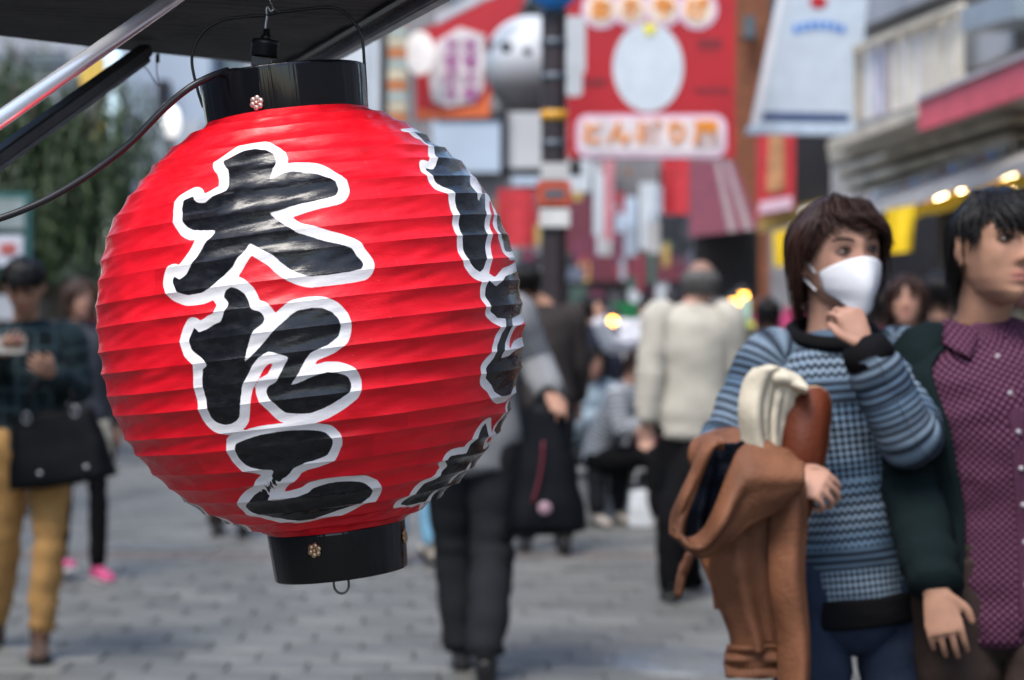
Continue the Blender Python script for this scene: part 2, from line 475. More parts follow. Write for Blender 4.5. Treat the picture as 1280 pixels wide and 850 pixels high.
def paper_mat():
    m = bpy.data.materials.new('painted_lantern_paper')
    m.use_nodes = True
    nt = m.node_tree; L = nt.links.new
    b = nt.nodes['Principled BSDF']
    def N(t, **k):
        n = nt.nodes.new('ShaderNode' + t)
        for a, v in k.items(): setattr(n, a, v)
        return n
    tc = N('TexCoord')
    def attr(n):
        a = N('Attribute'); a.attribute_name = n; return a.outputs['Fac']
    def noise(scale, st, det=4):
        mp = N('Mapping'); mp.inputs['Scale'].default_value = st; L(tc.outputs['Object'], mp.inputs[0])
        z = N('TexNoise'); z.inputs['Scale'].default_value = scale; z.inputs['Detail'].default_value = det
        L(mp.outputs[0], z.inputs[0]); return z.outputs[0]
    def math_(op, a, bb):
        n = N('Math', operation=op)
        for i, q in enumerate((a, bb)):
            if isinstance(q, (int, float)): n.inputs[i].default_value = q
            else: L(q, n.inputs[i])
        return n.outputs[0]
    def rng(x, a, c, lo, hi):
        n = N('MapRange'); L(x, n.inputs[0])
        n.inputs['From Min'].default_value = a; n.inputs['From Max'].default_value = c
        n.inputs['To Min'].default_value = lo; n.inputs['To Max'].default_value = hi
        return n.outputs[0]
    def mix(f, a, c):
        n = N('Mix', data_type='RGBA'); L(f, n.inputs[0])
        for i, q in ((6, a), (7, c)):
            if isinstance(q, tuple): n.inputs[i].default_value = (*q, 1)
            else: L(q, n.inputs[i])
        return n.outputs[2]
    rough_edge = math_('MULTIPLY', math_('SUBTRACT', noise(150, (1, 1, 1), 4), 0.5), 0.0016)
    ink = math_('ADD', attr('ink'), rough_edge)
    edge = math_('ADD', attr('edge'), math_('MULTIPLY', rough_edge, 0.6))
    fi = rng(ink, -0.0004, 0.0004, 1, 0)
    fw = rng(edge, -0.0004, 0.0004, 1, 0)
    cr = noise(22, (1, 1, 3.0))
    red = mix(rng(cr, 0.3, 0.75, 0, 1), (0.66, 0.003, 0.012), (0.84, 0.008, 0.022))
    red = mix(rng(noise(9, (1, 1, 6)), 0.62, 0.8, 0, 0.22), red, (0.86, 0.05, 0.06))
    bf = math_('FLOOR', math_('ADD', attr('band'), 0.002), 0.0)
    pf = math_('FLOOR', math_('ADD', math_('MULTIPLY', attr('girth'), 2.1), math_('MULTIPLY', bf, 0.37)), 0.0)
    cx = N('CombineXYZ'); L(bf, cx.inputs[0]); L(pf, cx.inputs[1])
    wn_ = N('TexWhiteNoise', noise_dimensions='2D'); L(cx.outputs[0], wn_.inputs['Vector'])
    sc_ = N('VectorMath', operation='SCALE'); L(red, sc_.inputs[0]); L(rng(wn_.outputs['Value'], 0, 1, 0.86, 1.06), sc_.inputs['Scale'])
    red = sc_.outputs[0]
    red = mix(rng(noise(420, (1, 1, 1), 2), 0.74, 0.78, 0, 0.45), red, (0.86, 0.30, 0.28))
    wcol = mix(rng(noise(40, (1, 1, 2.5)), 0.35, 0.7, 0, 1), (0.84, 0.80, 0.80), (0.88, 0.87, 0.88))
    wcol = mix(rng(noise(260, (1, 1, 0.5), 2), 0.70, 0.78, 0, 0.4), wcol, (0.80, 0.35, 0.33))
    blk = mix(rng(noise(60, (1, 1, 2)), 0.4, 0.7, 0, 1), (0.006, 0.006, 0.008), (0.016, 0.017, 0.020))
    c = mix(fi, mix(fw, red, wcol), blk)
    L(c, b.inputs['Base Color'])
    rg = rng(noise(60, (1, 1, 3)), 0.3, 0.7, 0.30, 0.46)
    L(math_('SUBTRACT', rg, math_('MULTIPLY', fi, 0.16)), b.inputs['Roughness'])
    b.inputs['Specular IOR Level'].default_value = 0.38
    # glued paper grain, brush relief, tiny blisters
    h = math_('ADD', math_('MULTIPLY', noise(120, (1, 1, 3.2), 6), 0.55), math_('MULTIPLY', noise(34, (1, 1, 2.4), 3), 0.9))
    vo = N('TexVoronoi'); vo.inputs['Scale'].default_value = 30; vo.feature = 'F1'
    mp = N('Mapping'); mp.inputs['Scale'].default_value = (1, 1, 2.2); L(tc.outputs['Object'], mp.inputs[0]); L(mp.outputs[0], vo.inputs[0])
    h = math_('ADD', h, math_('MULTIPLY', vo.outputs['Distance'], 0.15))
    h = math_('ADD', h, math_('MULTIPLY', math_('ADD', fi, fw), 0.10))
    bp = N('Bump'); bp.inputs['Strength'].default_value = 0.40; bp.inputs['Distance'].default_value = 0.0014
    L(h, bp.inputs['Height']); L(bp.outputs[0], b.inputs['Normal'])
    return m

M_PAPER = paper_mat()
new_obj('paper_body', make_paper(), M_PAPER, lantern, smooth=False)

M_LACQ = mat('black_lacquer', (0.005, 0.005, 0.006), 0.14, 0, 0.1, 10, 0.30, 55, 0.40, stretch=(1, 1, 0.05))
M_BLACK = mat('black_plastic', (0.012, 0.012, 0.014), 0.4)
M_WIRE = mat('black_coated_wire', (0.012, 0.013, 0.016), 0.35)
M_GALV = mat('galvanised_steel', (0.45, 0.46, 0.47), 0.35, 0.9, 0.15, 60)
M_BRASS = mat('worn_brass', (0.62, 0.42, 0.25), 0.38, 0.8, 0.25, 300)
M_COPPER = mat('rose_stud_metal', (0.75, 0.52, 0.45), 0.35, 0.7, 0.25, 300)

def cap(name, v0, v1, r0, r1, label=None):
    """open lacquered hoop from v0 (upper) to v1 (lower), px units"""
    t = 2.5
    mb = MB()
    prof = [(r0 - t * 2, -v0), (r0 - 1.0, -v0 + 0.6), (r0, -v0 - 0.5), (r0 + 0.0, -v0 - 4), (r1, -v1 + 3), (r1 - 0.4, -v1 + 0.8), (r1 - 1.6, -v1), (r1 - t * 2, -v1), (r1 - t * 2, -v1 + 2), (r0 - t * 2, -v0 - 2), (r0 - t * 2, -v0)]
    mb.lathe([(r * K, z * K) for r, z in prof], 96)
    return mb.build(name, M_LACQ, lantern)
topcap = cap('top_cap', -312, -256, 103.5, 101.5)
botcap = cap('bottom_cap', 256, 316, 86.5, 83.5)
mb = MB(); mb.lathe([(0.0, -300 * K), (82 * K, -300 * K), (82 * K, -303 * K), (0, -303 * K)], 48)
mb.build('bottom_board', M_BLACK, lantern)

def rosette(th, v, r, m, parent, size=7.5):
    mb = MB()
    s = size * K
    fr = Matrix.Rotation(th, 3, 'Z')
    for k in range(6):
        a = 2 * PI * k / 6 + 0.3
        mb.ball(fr @ Vector((math.cos(a) * s * 0.62, -r - s * 0.12, math.sin(a) * s * 0.62)) + Vector((0, 0, -v)), (s * 0.42, s * 0.22, s * 0.42), 10, 6, fr)
    mb.ball(fr @ Vector((0, -r - s * 0.25, 0)) + Vector((0, 0, -v)), (s * 0.30, s * 0.25, s * 0.30), 10, 6, fr)
    mb.build('flower_stud', m, parent)
rosette(R(-14), -268 * K, 102 * K, M_COPPER, topcap, 9)
rosette(R(-14), 275 * K, 86 * K, M_BRASS, botcap, 9)
rosette(R(78), 277 * K, 86 * K, M_BRASS, botcap, 9)
rosette(R(166), -268 * K, 102 * K, M_COPPER, topcap, 9)

def lpt(px, py, Y):                                       # world pixel point in lantern space
    return LROT.transposed() @ (P(px, py, Y) - LC)
HOOKY = 2.60
bail = V3(spline([lpt(*q) for q in [(254, 134, 2.60), (247, 112, 2.60), (240, 80, 2.60), (243, 58, 2.60), (256, 38, 2.60), (277, 25.5, 2.60), (305, 21, 2.6), (332, 19, 2.6), (349, 15.5, 2.60), (380, 11.5, 2.60), (414, 9.2, 2.60), (432, 17, 2.6), (447, 34, 2.60), (453, 50, 2.60), (455.5, 80, 2.60), (457.5, 112, 2.60), (458, 130, 2.60)]], 90))
mb = MB(); mb.tube(bail, 1.9 * K, 8); mb.build('hanging_wire', M_WIRE, lantern)
# pull ring below
mb = MB()
rc = Vector((0, 0, -(316 + 13.5) * K)) + Vector((-2 * K, 0, 0))
mb.tube([rc + Vector((math.cos(a) * 9.5 * K, 0.3 * math.sin(a) * 9 * K, math.sin(a) * 11.5 * K)) for a in np.linspace(0, 2 * PI, 33)], 1.5 * K, 8, caps=False)
mb.build('pull_ring', mat('tarnished_ring', (0.22, 0.21, 0.20), 0.35, 0.9), lantern)
mb = MB(); mb.lathe([(0, -303 * K), (12 * K, -304 * K), (14 * K, -316 * K), (10 * K, -319.5 * K), (0, -320.5 * K)], 24)
mb.build('ring_boss', M_BLACK, lantern)

# hook, swivel socket, supply cable
hook = V3(spline([P(*q) for q in [(336, -34, 2.6), (337, -6, 2.6), (338, 2, 2.6), (341.5, 9, 2.6), (339, 14.5, 2.6), (334.5, 8, 2.60), (333, 12, 2.6), (333.5, 20, 2.6), (332, 30, 2.6), (331.5, 37, 2.6)]], 60))
mb = MB(); mb.tube(hook, [1.7 * K if i > 20 else 1.0 * K for i in range(60)], 8)
mb.tube(V3(spline([P(*q) for q in [(349, -30, 2.6), (343, -2, 2.6), (340, 8, 2.595), (345, 12, 2.595), (349, 15, 2.59)]], 20)), 0.7 * K, 6)
o = mb.build('wire_hook', M_GALV)
tag(o, 'bent galvanised wire hook hanging under the dark canopy', 'hook')
sock = empty('swivel_socket', P(329, 80, 2.6), 0, 'small black swivel socket with box hanging above the red lantern', 'socket')
sock.rotation_euler = (0, R(6), 0)
def spx(x, y): return Vector(((x - 329) * K, 0, (80 - y) * K))
mb = MB(); mb.lathe([(0, 30 * K), (15.5 * K, 30 * K), (17 * K, 28.5 * K), (17.5 * K, 24 * K), (16.8 * K, 23 * K), (17.3 * K, 10 * K), (16 * K, 8 * K), (0, 8 * K)], 40)
mb.build('drum', M_BLACK, sock)
mb = MB(); mb.lathe([(0, 44 * K), (4 * K, 44 * K), (4.5 * K, 37 * K), (6.5 * K, 35 * K), (7 * K, 30 * K), (0, 30 * K)], 20)
mb.build('stem', M_BLACK, sock)
mb = MB(); mb.box((-2 * K, 0, 2 * K), (24 * K, 18 * K, 14 * K)); mb.build('terminal_box', M_BLACK, sock, False, True, 1.2 * K)
mb = MB(); mb.tube(V3(spline([spx(320, 82), spx(318, 90), spx(315, 98)], 8)), 1.5 * K, 8)
mb.build('red_lead', mat('red_insulation', (0.6, 0.02, 0.03), 0.45), sock)
mb = MB(); mb.tube(V3(spline([spx(331, 81), spx(326, 88), spx(321, 96)], 8)), 1.5 * K, 8)
mb.build('white_lead', mat('white_insulation', (0.8, 0.8, 0.8), 0.45), sock)

cable = V3(spline([P(*q) for q in [(-60, 290, 2.5), (0, 273, 2.5), (55, 251, 2.5), (110, 219, 2.5), (160, 181, 2.5), (205, 136, 2.5), (235, 111, 2.5), (262, 96, 2.51), (285, 88, 2.53)]], 70))
cr_ = empty('power_cable', cable[-1], 0, 'thick black power cable sagging from the lantern top', 'cable')
mb = MB(); mb.tube([p - cable[-1] for p in cable], 4.3 * K, 14); mb.build('sheath', mat('rubber_sheath', (0.017, 0.018, 0.022), 0.33, 0, 0.1, 30), cr_)
mb = MB(); mb.tube([p - cable[-1] for p in V3(spline([P(283, 89, 2.53), P(292, 86.5, 2.54), P(302, 87, 2.56), P(312, 92, 2.58)], 14))], 1.7 * K, 8); mb.build('inner_lead', M_WIRE, cr_)
mb = MB(); mb.tube([p - cable[-1] for p in V3(spline([P(296, 88, 2.55), P(304, 90, 2.56), P(310, 94, 2.58)], 10))], 1.2 * K, 8); mb.build('white_core', mat('white_core_wire', (0.8, 0.8, 0.8), 0.45), cr_)

# ------------------------------------------------------------------ the stall canopy and its frame
ZC = 1.83
def onz(px, py, z=ZC):
    p = P(px, py, 10.0); t = (z - CAMZ) / (p.z - CAMZ)
    return Vector((p.x * t, 10.0 * t, z))
c0 = onz(372, 86); cl = onz(0, 45); cr = onz(522, 0)
e1 = (cl - c0); e2 = (cr - c0)
canopy = empty('stall_canopy', c0, 0, 'dark ribbed canvas stall canopy over the red lantern', 'canopy')
e1n, e2n = e1.normalized(), e2.normalized()
W1, W2 = 1.15, 1.22
q = [Vector((0, 0, 0)), e1n * W1, Vector((-1.20, 2.46, ZC)) - c0, e2n * W2]
m_canvas = mat('dark_canvas', (0.075, 0.078, 0.084), 0.75, 0, 0.25, 5, 0.5, 30, 0.3)
# finer grid so the ribs resolve
def canvas_sheet2():
    mb = MB(); nx, ny = 24, 360
    vs = []
    for j in range(ny + 1):
        for i in range(nx + 1):
            a, b = i / nx, j / ny
            p = q[0].lerp(q[1], a).lerp(q[3].lerp(q[2], a), b)
            p.z += 0.0022 * abs(math.sin(b * W2 * PI / 0.034)) + 0.008 * mnoise.noise(Vector((a * 4, b * 7, 3)))
            vs.append(p)
    fs = [(j * (nx + 1) + i, j * (nx + 1) + i + 1, (j + 1) * (nx + 1) + i + 1, (j + 1) * (nx + 1) + i) for j in range(ny) for i in range(nx)]
    mb.add(vs, fs)
    mb.add([p + Vector((0, 0, 0.03)) for p in q], [(0, 1, 2, 3)])
    return mb
canvas_sheet2().build('canvas', m_canvas, canopy, True, False)
m_alu = mat('dull_aluminium', (0.42, 0.43, 0.45), 0.45, 0.7, 0.12, 20)
def bar_between(mb, a, b, w, h, up=(0, 0, 1)):
    a, b = Vector(a), Vector(b)
    t = (b - a).normalized(); s = t.cross(Vector(up)).normalized(); u = s.cross(t)
    L = (b - a).length
    m = Matrix((s, t, u)).transposed()
    mb.box((a + b) / 2, (w, L, h), m)
out2 = Vector((e2n.y, -e2n.x, 0));  out2 = out2 if out2.dot(e1n) < 0 else -out2
out1 = Vector((e1n.y, -e1n.x, 0));  out1 = out1 if out1.dot(e2n) < 0 else -out1
mb = MB(); bar_between(mb, out2 * 0.012, e2n * W2 + out2 * 0.012, 0.022, 0.028); mb.build('edge_trim', m_alu, canopy, False, True, 0.003)
mb = MB(); bar_between(mb, out1 * 0.008 + Vector((0, 0, 0.012)), e1n * W1 + out1 * 0.008 + Vector((0, 0, 0.012)), 0.014, 0.02); mb.build('edge_trim', m_alu, canopy, False, True, 0.003)
mb = MB(); bar_between(mb, -out2 * 0.03 + e2n * 0.02, e2n * W2 - out2 * 0.03, 0.012, 0.012); mb.build('edge_rope', M_BLACK, canopy, False)

m_chrome = mat('polished_chrome_tube', (0.95, 0.955, 0.96), 0.18, 0.7, 0.03, 8)
a, b = P(-70, 198.5, 2.25), P(225, -8, 2.58)
a2 = a + (a - b) * 0.5; b2 = a + (b - a) * 1.32
mb = MB(); mb.tube([a2, a, b, b2], 10.6 * 2.42 / FPX, 28)
o = mb.build('chrome_support_pole', m_chrome); tag(o, 'polished chrome tube slanting up to the canopy', 'pole')
m_dkbar = mat('dark_painted_bar', (0.055, 0.056, 0.058), 0.38, 0.3, 0.2, 15)
a, b = P(-60, 236, 2.75), P(183, 62, 3.22)
strut = empty('canopy_strut', a, 0, 'dark grey channel strut bracing the canopy beneath the chrome pole', 'strut')
mb = MB(); bar_between(mb, Vector((0, 0, 0)) + (a - b) * 0.4, b - a, 0.024, 0.020); mb.build('channel', m_dkbar, strut, False, True, 0.003)
mb = MB(); bar_between(mb, Vector((0, -0.003, -0.016)) + (a - b) * 0.4, b - a + Vector((0, -0.003, -0.016)), 0.018, 0.010); mb.build('lip', mat('worn_bar_lip', (0.16, 0.16, 0.165), 0.35, 0.6, 0.2, 15), strut, False, True, 0.002)
mb = MB(); mb.tube(V3(spline([P(196, 70, 3.3), P(196, 90, 3.3), P(198, 108, 3.3), P(186, 90, 3.3), P(176, 78, 3.3)], 24)), 0.0009, 6)
mb.tube([P(197, 68, 3.3), P(197, 78, 3.3)], 0.0035, 8)
o = mb.build('tie_wire', M_WIRE); tag(o, 'thin loop of tie wire hanging off the canopy edge', 'wire')
# ------------------------------------------------------------------ ground: paving slabs
m_joint = mat('dark_mortar', (0.095, 0.095, 0.09), 0.9)
m_slab = mat('grey_paving_stone', (0.138, 0.138, 0.126), 0.62, 0, 0.24, 2.2, 0.35, 60, 0.45, rand=0.22)
m_slabred = mat('reddish_paving_stone', (0.135, 0.105, 0.09), 0.65, 0, 0.16, 3.5, 0.35, 60, 0.45, rand=0.14)
mb = MB(); mb.add([(-400, -60, -0.014), (400, -60, -0.014), (400, 900, -0.014), (-400, 900, -0.014)], [(0, 1, 2, 3)])
pavement = mb.build('pavement', m_joint, None, False); tag(pavement, kind='structure')
SW, SD, GAP = 0.32, 0.25, 0.008
def slab_mesh(name, m):
    mb = MB()
    w, d, e = (SW - GAP) / 2, (SD - GAP) / 2, 0.008
    vs = [(-w, -d, -0.02), (w, -d, -0.02), (w, d, -0.02), (-w, d, -0.02), (-w, -d, -e * .6), (w, -d, -e * .6), (w, d, -e * .6), (-w, d, -e * .6), (-w + e, -d + e, 0), (w - e, -d + e, 0), (w - e, d - e, 0), (-w + e, d - e, 0)]
    fs = [(0, 1, 5, 4), (1, 2, 6, 5), (2, 3, 7, 6), (3, 0, 4, 7), (4, 5, 9, 8), (5, 6, 10, 9), (6, 7, 11, 10), (7, 4, 8, 11), (8, 9, 10, 11)]
    mb.add(vs, fs)
    me = mb.mesh(name); me.materials.append(m); return me
me_s, me_r = slab_mesh('paving_slab', m_slab), slab_mesh('paving_slab_red', m_slabred)
far_mb, far_mr = MB(), MB()
count = 0
j = 0
rs = random.Random(3)
y = 7.2
while y < 46:
    half = y * 0.268 + 0.6
    x = -half - (SW / 2 if j % 2 else 0) - rs.uniform(0, 0.02)
    red = (11.6 < y < 11.95)
    while x < half + SW:
        if count < 300:
            o = bpy.data.objects.new('paving_slab', me_r if red else me_s)
            COL.objects.link(o); o.parent = pavement
            o.location = (x, y, rs.uniform(-0.003, 0.003)); o.rotation_euler = (rs.uniform(-.004, .004), rs.uniform(-.004, .004), 0)
            count += 1
        else:
            w, d = (SW - GAP) / 2, (SD - GAP) / 2; z = rs.uniform(-0.003, 0.003)
            (far_mr if red else far_mb).add([(x - w, y - d, z), (x + w, y - d, z), (x + w, y + d, z), (x - w, y + d, z), (x - w, y - d, z - .02), (x + w, y - d, z - .02)], [(0, 1, 2, 3), (4, 5, 1, 0)])
        x += SW
    y += SD; j += 1
o = far_mb.build('far_paving', m_slab, pavement, False, False); tag(o, kind='stuff')
if far_mr.v:
    o = far_mr.build('far_red_paving', m_slabred, pavement, False, False); tag(o, kind='stuff')

# a pale drain cover set in the paving and a round manhole cover
dg = empty('drain_cover', P(203, 686, 12.0) * 1.0, 0, 'pale slotted drain cover set flush in the grey paving', 'drain cover')
dg.location.z = 0.0
m_grate = mat('pale_galvanised_grate', (0.20, 0.21, 0.21), 0.5, 0.3, 0.15, 20)
mb = MB(); mb.box((0, -.13, 0.006), (0.66, 0.03, 0.02)); mb.box((0, .13, 0.006), (0.66, 0.03, 0.02)); mb.box((-.315, 0, 0.006), (0.03, 0.23, 0.018)); mb.box((.315, 0, 0.006), (0.03, 0.23, 0.018))
mb.build('frame', m_grate, dg, False)
sl = None
for k in range(14):
    if sl is None:
        mb = MB(); mb.box((0, 0, 0.005), (0.026, 0.228, 0.014)); sl = mb.build('slat', m_grate, dg, False); so = sl
    else:
        so = sl.copy(); COL.objects.link(so); so.parent = dg
    so.location = (-0.28 + k * 0.043, 0, 0)
mh = empty('manhole_cover', (P(852, 828, 8.05).x, 8.05, 0.0), 0, 'worn round iron manhole cover in the paving', 'manhole cover')
mb = MB(); mb.lathe([(0, 0.006), (0.27, 0.006), (0.275, 0.0), (0.285, 0.0), (0.29, 0.007), (0.315, 0.007), (0.32, -0.01)], 48)
mb.build('lid', mat('worn_iron', (0.20, 0.21, 0.215), 0.5, 0.4, 0.2, 20, 0.4, 40), mh)
mb = MB()
for k in range(8):
    mb.box((0, -0.2 + k * 0.057, 0.0075), (0.30 - abs(k - 3.5) * 0.05, 0.012, 0.006))
mb.build('tread', mat('worn_iron_tread', (0.26, 0.27, 0.27), 0.45, 0.5), mh, False)

# ------------------------------------------------------------------ helpers for the street
def board(name, px, Y, thick, m, parent=None, dy=None, bevel=0.0, base=None):
    """flat board with the given photo corners, standing at depth Y (or one per corner), thick metres deep"""
    Ys = Y if isinstance(Y, (list, tuple)) else [Y] * len(px)
    pts = [P(a, b, yy) for (a, b), yy in zip(px, Ys)]
    if base is not None: pts = [p - Vector(base) for p in pts]
    mb = MB(); mb.prism(pts, dy if dy is not None else (0, thick, 0))
    return mb.build(name, m, parent, False, True, bevel)

def rect(x0, y0, x1, y1): return [(x0, y0), (x1, y0), (x1, y1), (x0, y1)]

def text(name, s, size, m, loc, parent, extr=0.004, off=0.0, sx=1.0, rot=(PI / 2, 0, 0), align='CENTER'):
    cu = bpy.data.curves.new(name, 'FONT')
    cu.body = s; cu.size = size; cu.extrude = extr; cu.offset = off
    cu.align_x = align; cu.align_y = 'CENTER'
    cu.resolution_u = 3
    t = bpy.data.objects.new('tmp', cu); COL.objects.link(t)
    dg_ = bpy.context.evaluated_depsgraph_get()
    me = bpy.data.meshes.new_from_object(t.evaluated_get(dg_))
    bpy.data.objects.remove(t); bpy.data.curves.remove(cu)
    o = new_obj(name, me, None, parent, False)
    me.materials.clear(); me.materials.append(m)
    o.location = loc; o.rotation_euler = rot; o.scale = (sx, 1, 1)
    return o

# palette
m_red = mat('sign_red', (0.42, 0.006, 0.012), 0.45, var=0.10, vscale=2)
m_redcloth = mat('banner_red', (0.52, 0.03, 0.04), 0.8, var=0.15)
m_white = mat('sign_white', (0.66, 0.67, 0.68), 0.45, var=0.05)
m_lilac = mat('letter_edge_lilac', (0.70, 0.50, 0.60), 0.5, var=0.05)
m_cream = mat('letter_cream', (0.80, 0.66, 0.50), 0.5, var=0.05)
m_orange = mat('letter_orange', (0.80, 0.27, 0.02), 0.5, var=0.1)
m_yellow = mat('yellow_cloth', (0.88, 0.60, 0.01), 0.7, var=0.1)
m_pink = mat('fascia_pink_red', (0.68, 0.085, 0.12), 0.5, var=0.12, vscale=3)
m_dark = mat('dark_facade', (0.012, 0.012, 0.016), 0.6)
m_brown = mat('rust_brown_wall', (0.20, 0.065, 0.025), 0.75, var=0.2)
m_beige = mat('weathered_beige', (0.54, 0.49, 0.39), 0.75, var=0.18, vscale=2)
m_grey = mat('concrete_grey', (0.30, 0.31, 0.33), 0.8, var=0.15, vscale=1.5)
m_pale = mat('pale_blue_render', (0.40, 0.46, 0.53), 0.8, var=0.08, vscale=1)
m_offw = mat('off_white_render', (0.52, 0.54, 0.55), 0.8, var=0.10, vscale=1)
m_glass = mat('window_glass', (0.10, 0.13, 0.15), 0.08, 0, 0.1, 2, spec=0.7)
m_blue = mat('sign_blue', (0.02, 0.19, 0.52), 0.45)
m_navy = mat('print_navy', (0.03, 0.06, 0.16), 0.5)
m_maroon = mat('maroon_panel', (0.13, 0.022, 0.035), 0.6)
m_bulb = mat('glowing_bulb', (1, 0.8, 0.5), 0.4, emit=(1.0, 0.72, 0.36), estr=14.0)
m_spot = mat('orange_shop_lamp', (1, 0.5, 0.1), 0.4, emit=(1.0, 0.42, 0.05), estr=7.0)
m_green = mat('shop_green', (0.01, 0.22, 0.06), 0.5)
m_magenta = mat('goods_magenta', (0.50, 0.05, 0.17), 0.6)
m_lime = mat('goods_lime', (0.55, 0.62, 0.10), 0.6)
m_mint = mat('goods_mint', (0.42, 0.66, 0.52), 0.6)

# ------------------------------------------------------------------ utility pole with plates
YP = 13.0
pole = empty('utility_pole', (P(692, 600, YP).x, YP, 0), 0, 'tall dark utility pole with metal bands and small plates', 'pole')
kp = YP / FPX
def pz(py): return P(692, py, YP).z
m_pole = mat('dark_brown_pole', (0.028, 0.018, 0.020), 0.55, var=0.25, vscale=4)
mb = MB(); mb.lathe([(0.088, 0), (0.086, 0.5), (0.080, 3), (0.074, 6.5), (0, 6.52)], 28); mb.build('shaft', m_pole, pole)
bandm = mat('blue_grey_band', (0.10, 0.12, 0.14), 0.4, 0.4)
for py, h, rr, mm in [(17, 8, 16, bandm), (54, 9, 16, bandm), (97, 9, 16, bandm), (145, 12, 16.5, mat('reflective_amber', (0.62, 0.30, 0.02), 0.45)), (180, 8, 16, bandm)]:
    mb = MB(); z = pz(py); r_ = (rr + 0.6) * kp
    mb.lathe([(0.07, z - h / 2 * kp), (r_, z - h / 2 * kp), (r_, z + h / 2 * kp), (0.07, z + h / 2 * kp)], 28); mb.build('band', mm, pole)
def plate(name, x0, y0, x1, y1, m, dy=-0.10, th=0.02, par=pole):
    mb = MB(); a = P(x0, y1, YP); b = P(x1, y0, YP); c = (a + b) / 2 - pole.location
    mb.box((c.x, dy, c.z), (b.x - a.x, th, b.z - a.z)); return mb.build(name, m, par, False, True, 0.006)
plate('number_plate', 676, 205, 708, 227, mat('plate_grey', (0.50, 0.49, 0.47), 0.5))
pp_ = plate('warning_plate', 671, 228, 713, 258, mat('plate_orange_red', (0.52, 0.07, 0.02), 0.5))
plate('inset', 680, 237, 706, 250, mat('plate_inset', (0.12, 0.11, 0.12), 0.5), -0.112, 0.008, pp_)
plate('notice_plate', 674, 262, 712, 285, mat('plate_pale', (0.62, 0.61, 0.58), 0.5))
mb = MB(); mb.lathe([(0, 0.03), (0.17, 0.03), (0.175, 0.0), (0, 0.0)], 32, mat=Matrix.Rotation(PI / 2, 3, 'X'))
o = mb.build('round_blue_sign', m_blue, pole); o.location = (0.0, -0.11, pz(-18))

# ------------------------------------------------------------------ the big red souvenir sign (letters only, plain pale oval where the photo's mascot is)
YS = 18.0
cs = P(814, 60, YS)
rsgn = empty('red_souvenir_sign', cs, 0, 'big red hanging sign with orange Japanese lettering and a pale oval', 'sign')
def srect(name, px, dy, th, m, bevel=0.0, par=rsgn):
    pts = [P(a, b, YS) - cs + Vector((0, dy, 0)) for a, b in px]
    mb = MB(); mb.prism(pts, (0, th, 0)); return mb.build(name, m, par, False, True, bevel)
srect('panel', [(708, -70), (919, -70), (919, 197), (709, 197)], 0.0, 0.16, m_red)
ks = YS / FPX
def sl_(px, py): q_ = P(px, py, YS) - cs; return q_
m_ltr = [(m_lilac, 0.055, -0.004), (m_white, 0.034, -0.012), (m_orange, 0.005, -0.020)]
# soft cloud behind the lower line, rounded lobes behind the upper letters
def lobes(name, pts, r, dy, m):
    mb = MB()
    for a, b, rr in pts:
        c = sl_(a, b)
        n = 28
        mb.prism([(c.x + math.cos(2 * PI * i / n) * rr * ks, dy, c.z + math.sin(2 * PI * i / n) * rr * ks) for i in range(n)], (0, 0.006, 0))
        dy -= 0.0004
    return mb.build(name, m, rsgn, False)
lobes('letter_edging', [(751, 12, 24), (789, 11, 23), (829, 10, 24), (872, 12, 25)], 1, -0.008, m_lilac)
lobes('letter_backing', [(751, 12, 18.5), (789, 11, 18), (829, 10, 18), (872, 12, 19)], 1, -0.016, m_cream)
def rrect(x0, y0, x1, y1, r, n=6):
    out = []
    for cx, cy, a0 in ((x1 - r, y0 + r, -90), (x1 - r, y1 - r, 0), (x0 + r, y1 - r, 90), (x0 + r, y0 + r, 180)):
        for i in range(n + 1):
            a = R(a0 + 90 * i / n); out.append((cx + r * math.cos(a), cy + r * math.sin(a)))
    return out
srect('name_edging', rrect(720, 143, 908, 197, 15), -0.008, 0.006, m_lilac)
srect('name_backing', rrect(726, 149, 902, 191, 12), -0.016, 0.006, mat('name_backing_white', (0.74, 0.66, 0.66), 0.5))
for ch, x_, y_, sz in [('お', 751, 13, 27), ('み', 789, 12, 27), ('や', 830, 11, 27), ('げ', 871, 12, 28)]:
    text('letter', ch, sz * ks, m_orange, sl_(x_, y_) + Vector((0, -0.026, 0)), rsgn, 0.006, 0.009)
for ch, x_, sz in [('と', 739, 30), ('ん', 774, 31), ('ぼ', 811, 32), ('り', 846, 31), ('屋', 882, 33)]:
    text('letter', ch, sz * ks, m_orange, sl_(x_, 168) + Vector((0, -0.026, 0)), rsgn, 0.006, 0.009)
n_ = 40
srect('pale_oval', [(810 + 44 * math.cos(2 * PI * i / n_), 84 + 56 * math.sin(2 * PI * i / n_)) for i in range(n_)], -0.005, 0.004, mat('oval_pale', (0.56, 0.62, 0.66), 0.5, var=0.06))
srect('yellow_spot', [(812 + (11 if i % 2 else 5) * math.cos(2 * PI * i / 10 + .3), 36 + (11 if i % 2 else 5) * math.sin(2 * PI * i / 10 + .3)) for i in range(10)], -0.020, 0.003, mat('spot_yellow', (0.9, 0.78, 0.05), 0.5))
for q4 in [(872, 48, 902, 62), (730, 98, 758, 108), (868, 110, 912, 117)]:
    srect('dark_print', rect(*q4), -0.004, 0.003, mat('print_dark_red', (0.20, 0.008, 0.014), 0.5))
mb = MB()
for x_ in (735, 890):
    mb = MB(); c = sl_(x_, -70); mb.tube([c + Vector((0, .08, 0)), c + Vector((0, .08, 1.6))], 0.02, 8); mb.build('hanging_rod', m_dark, rsgn)

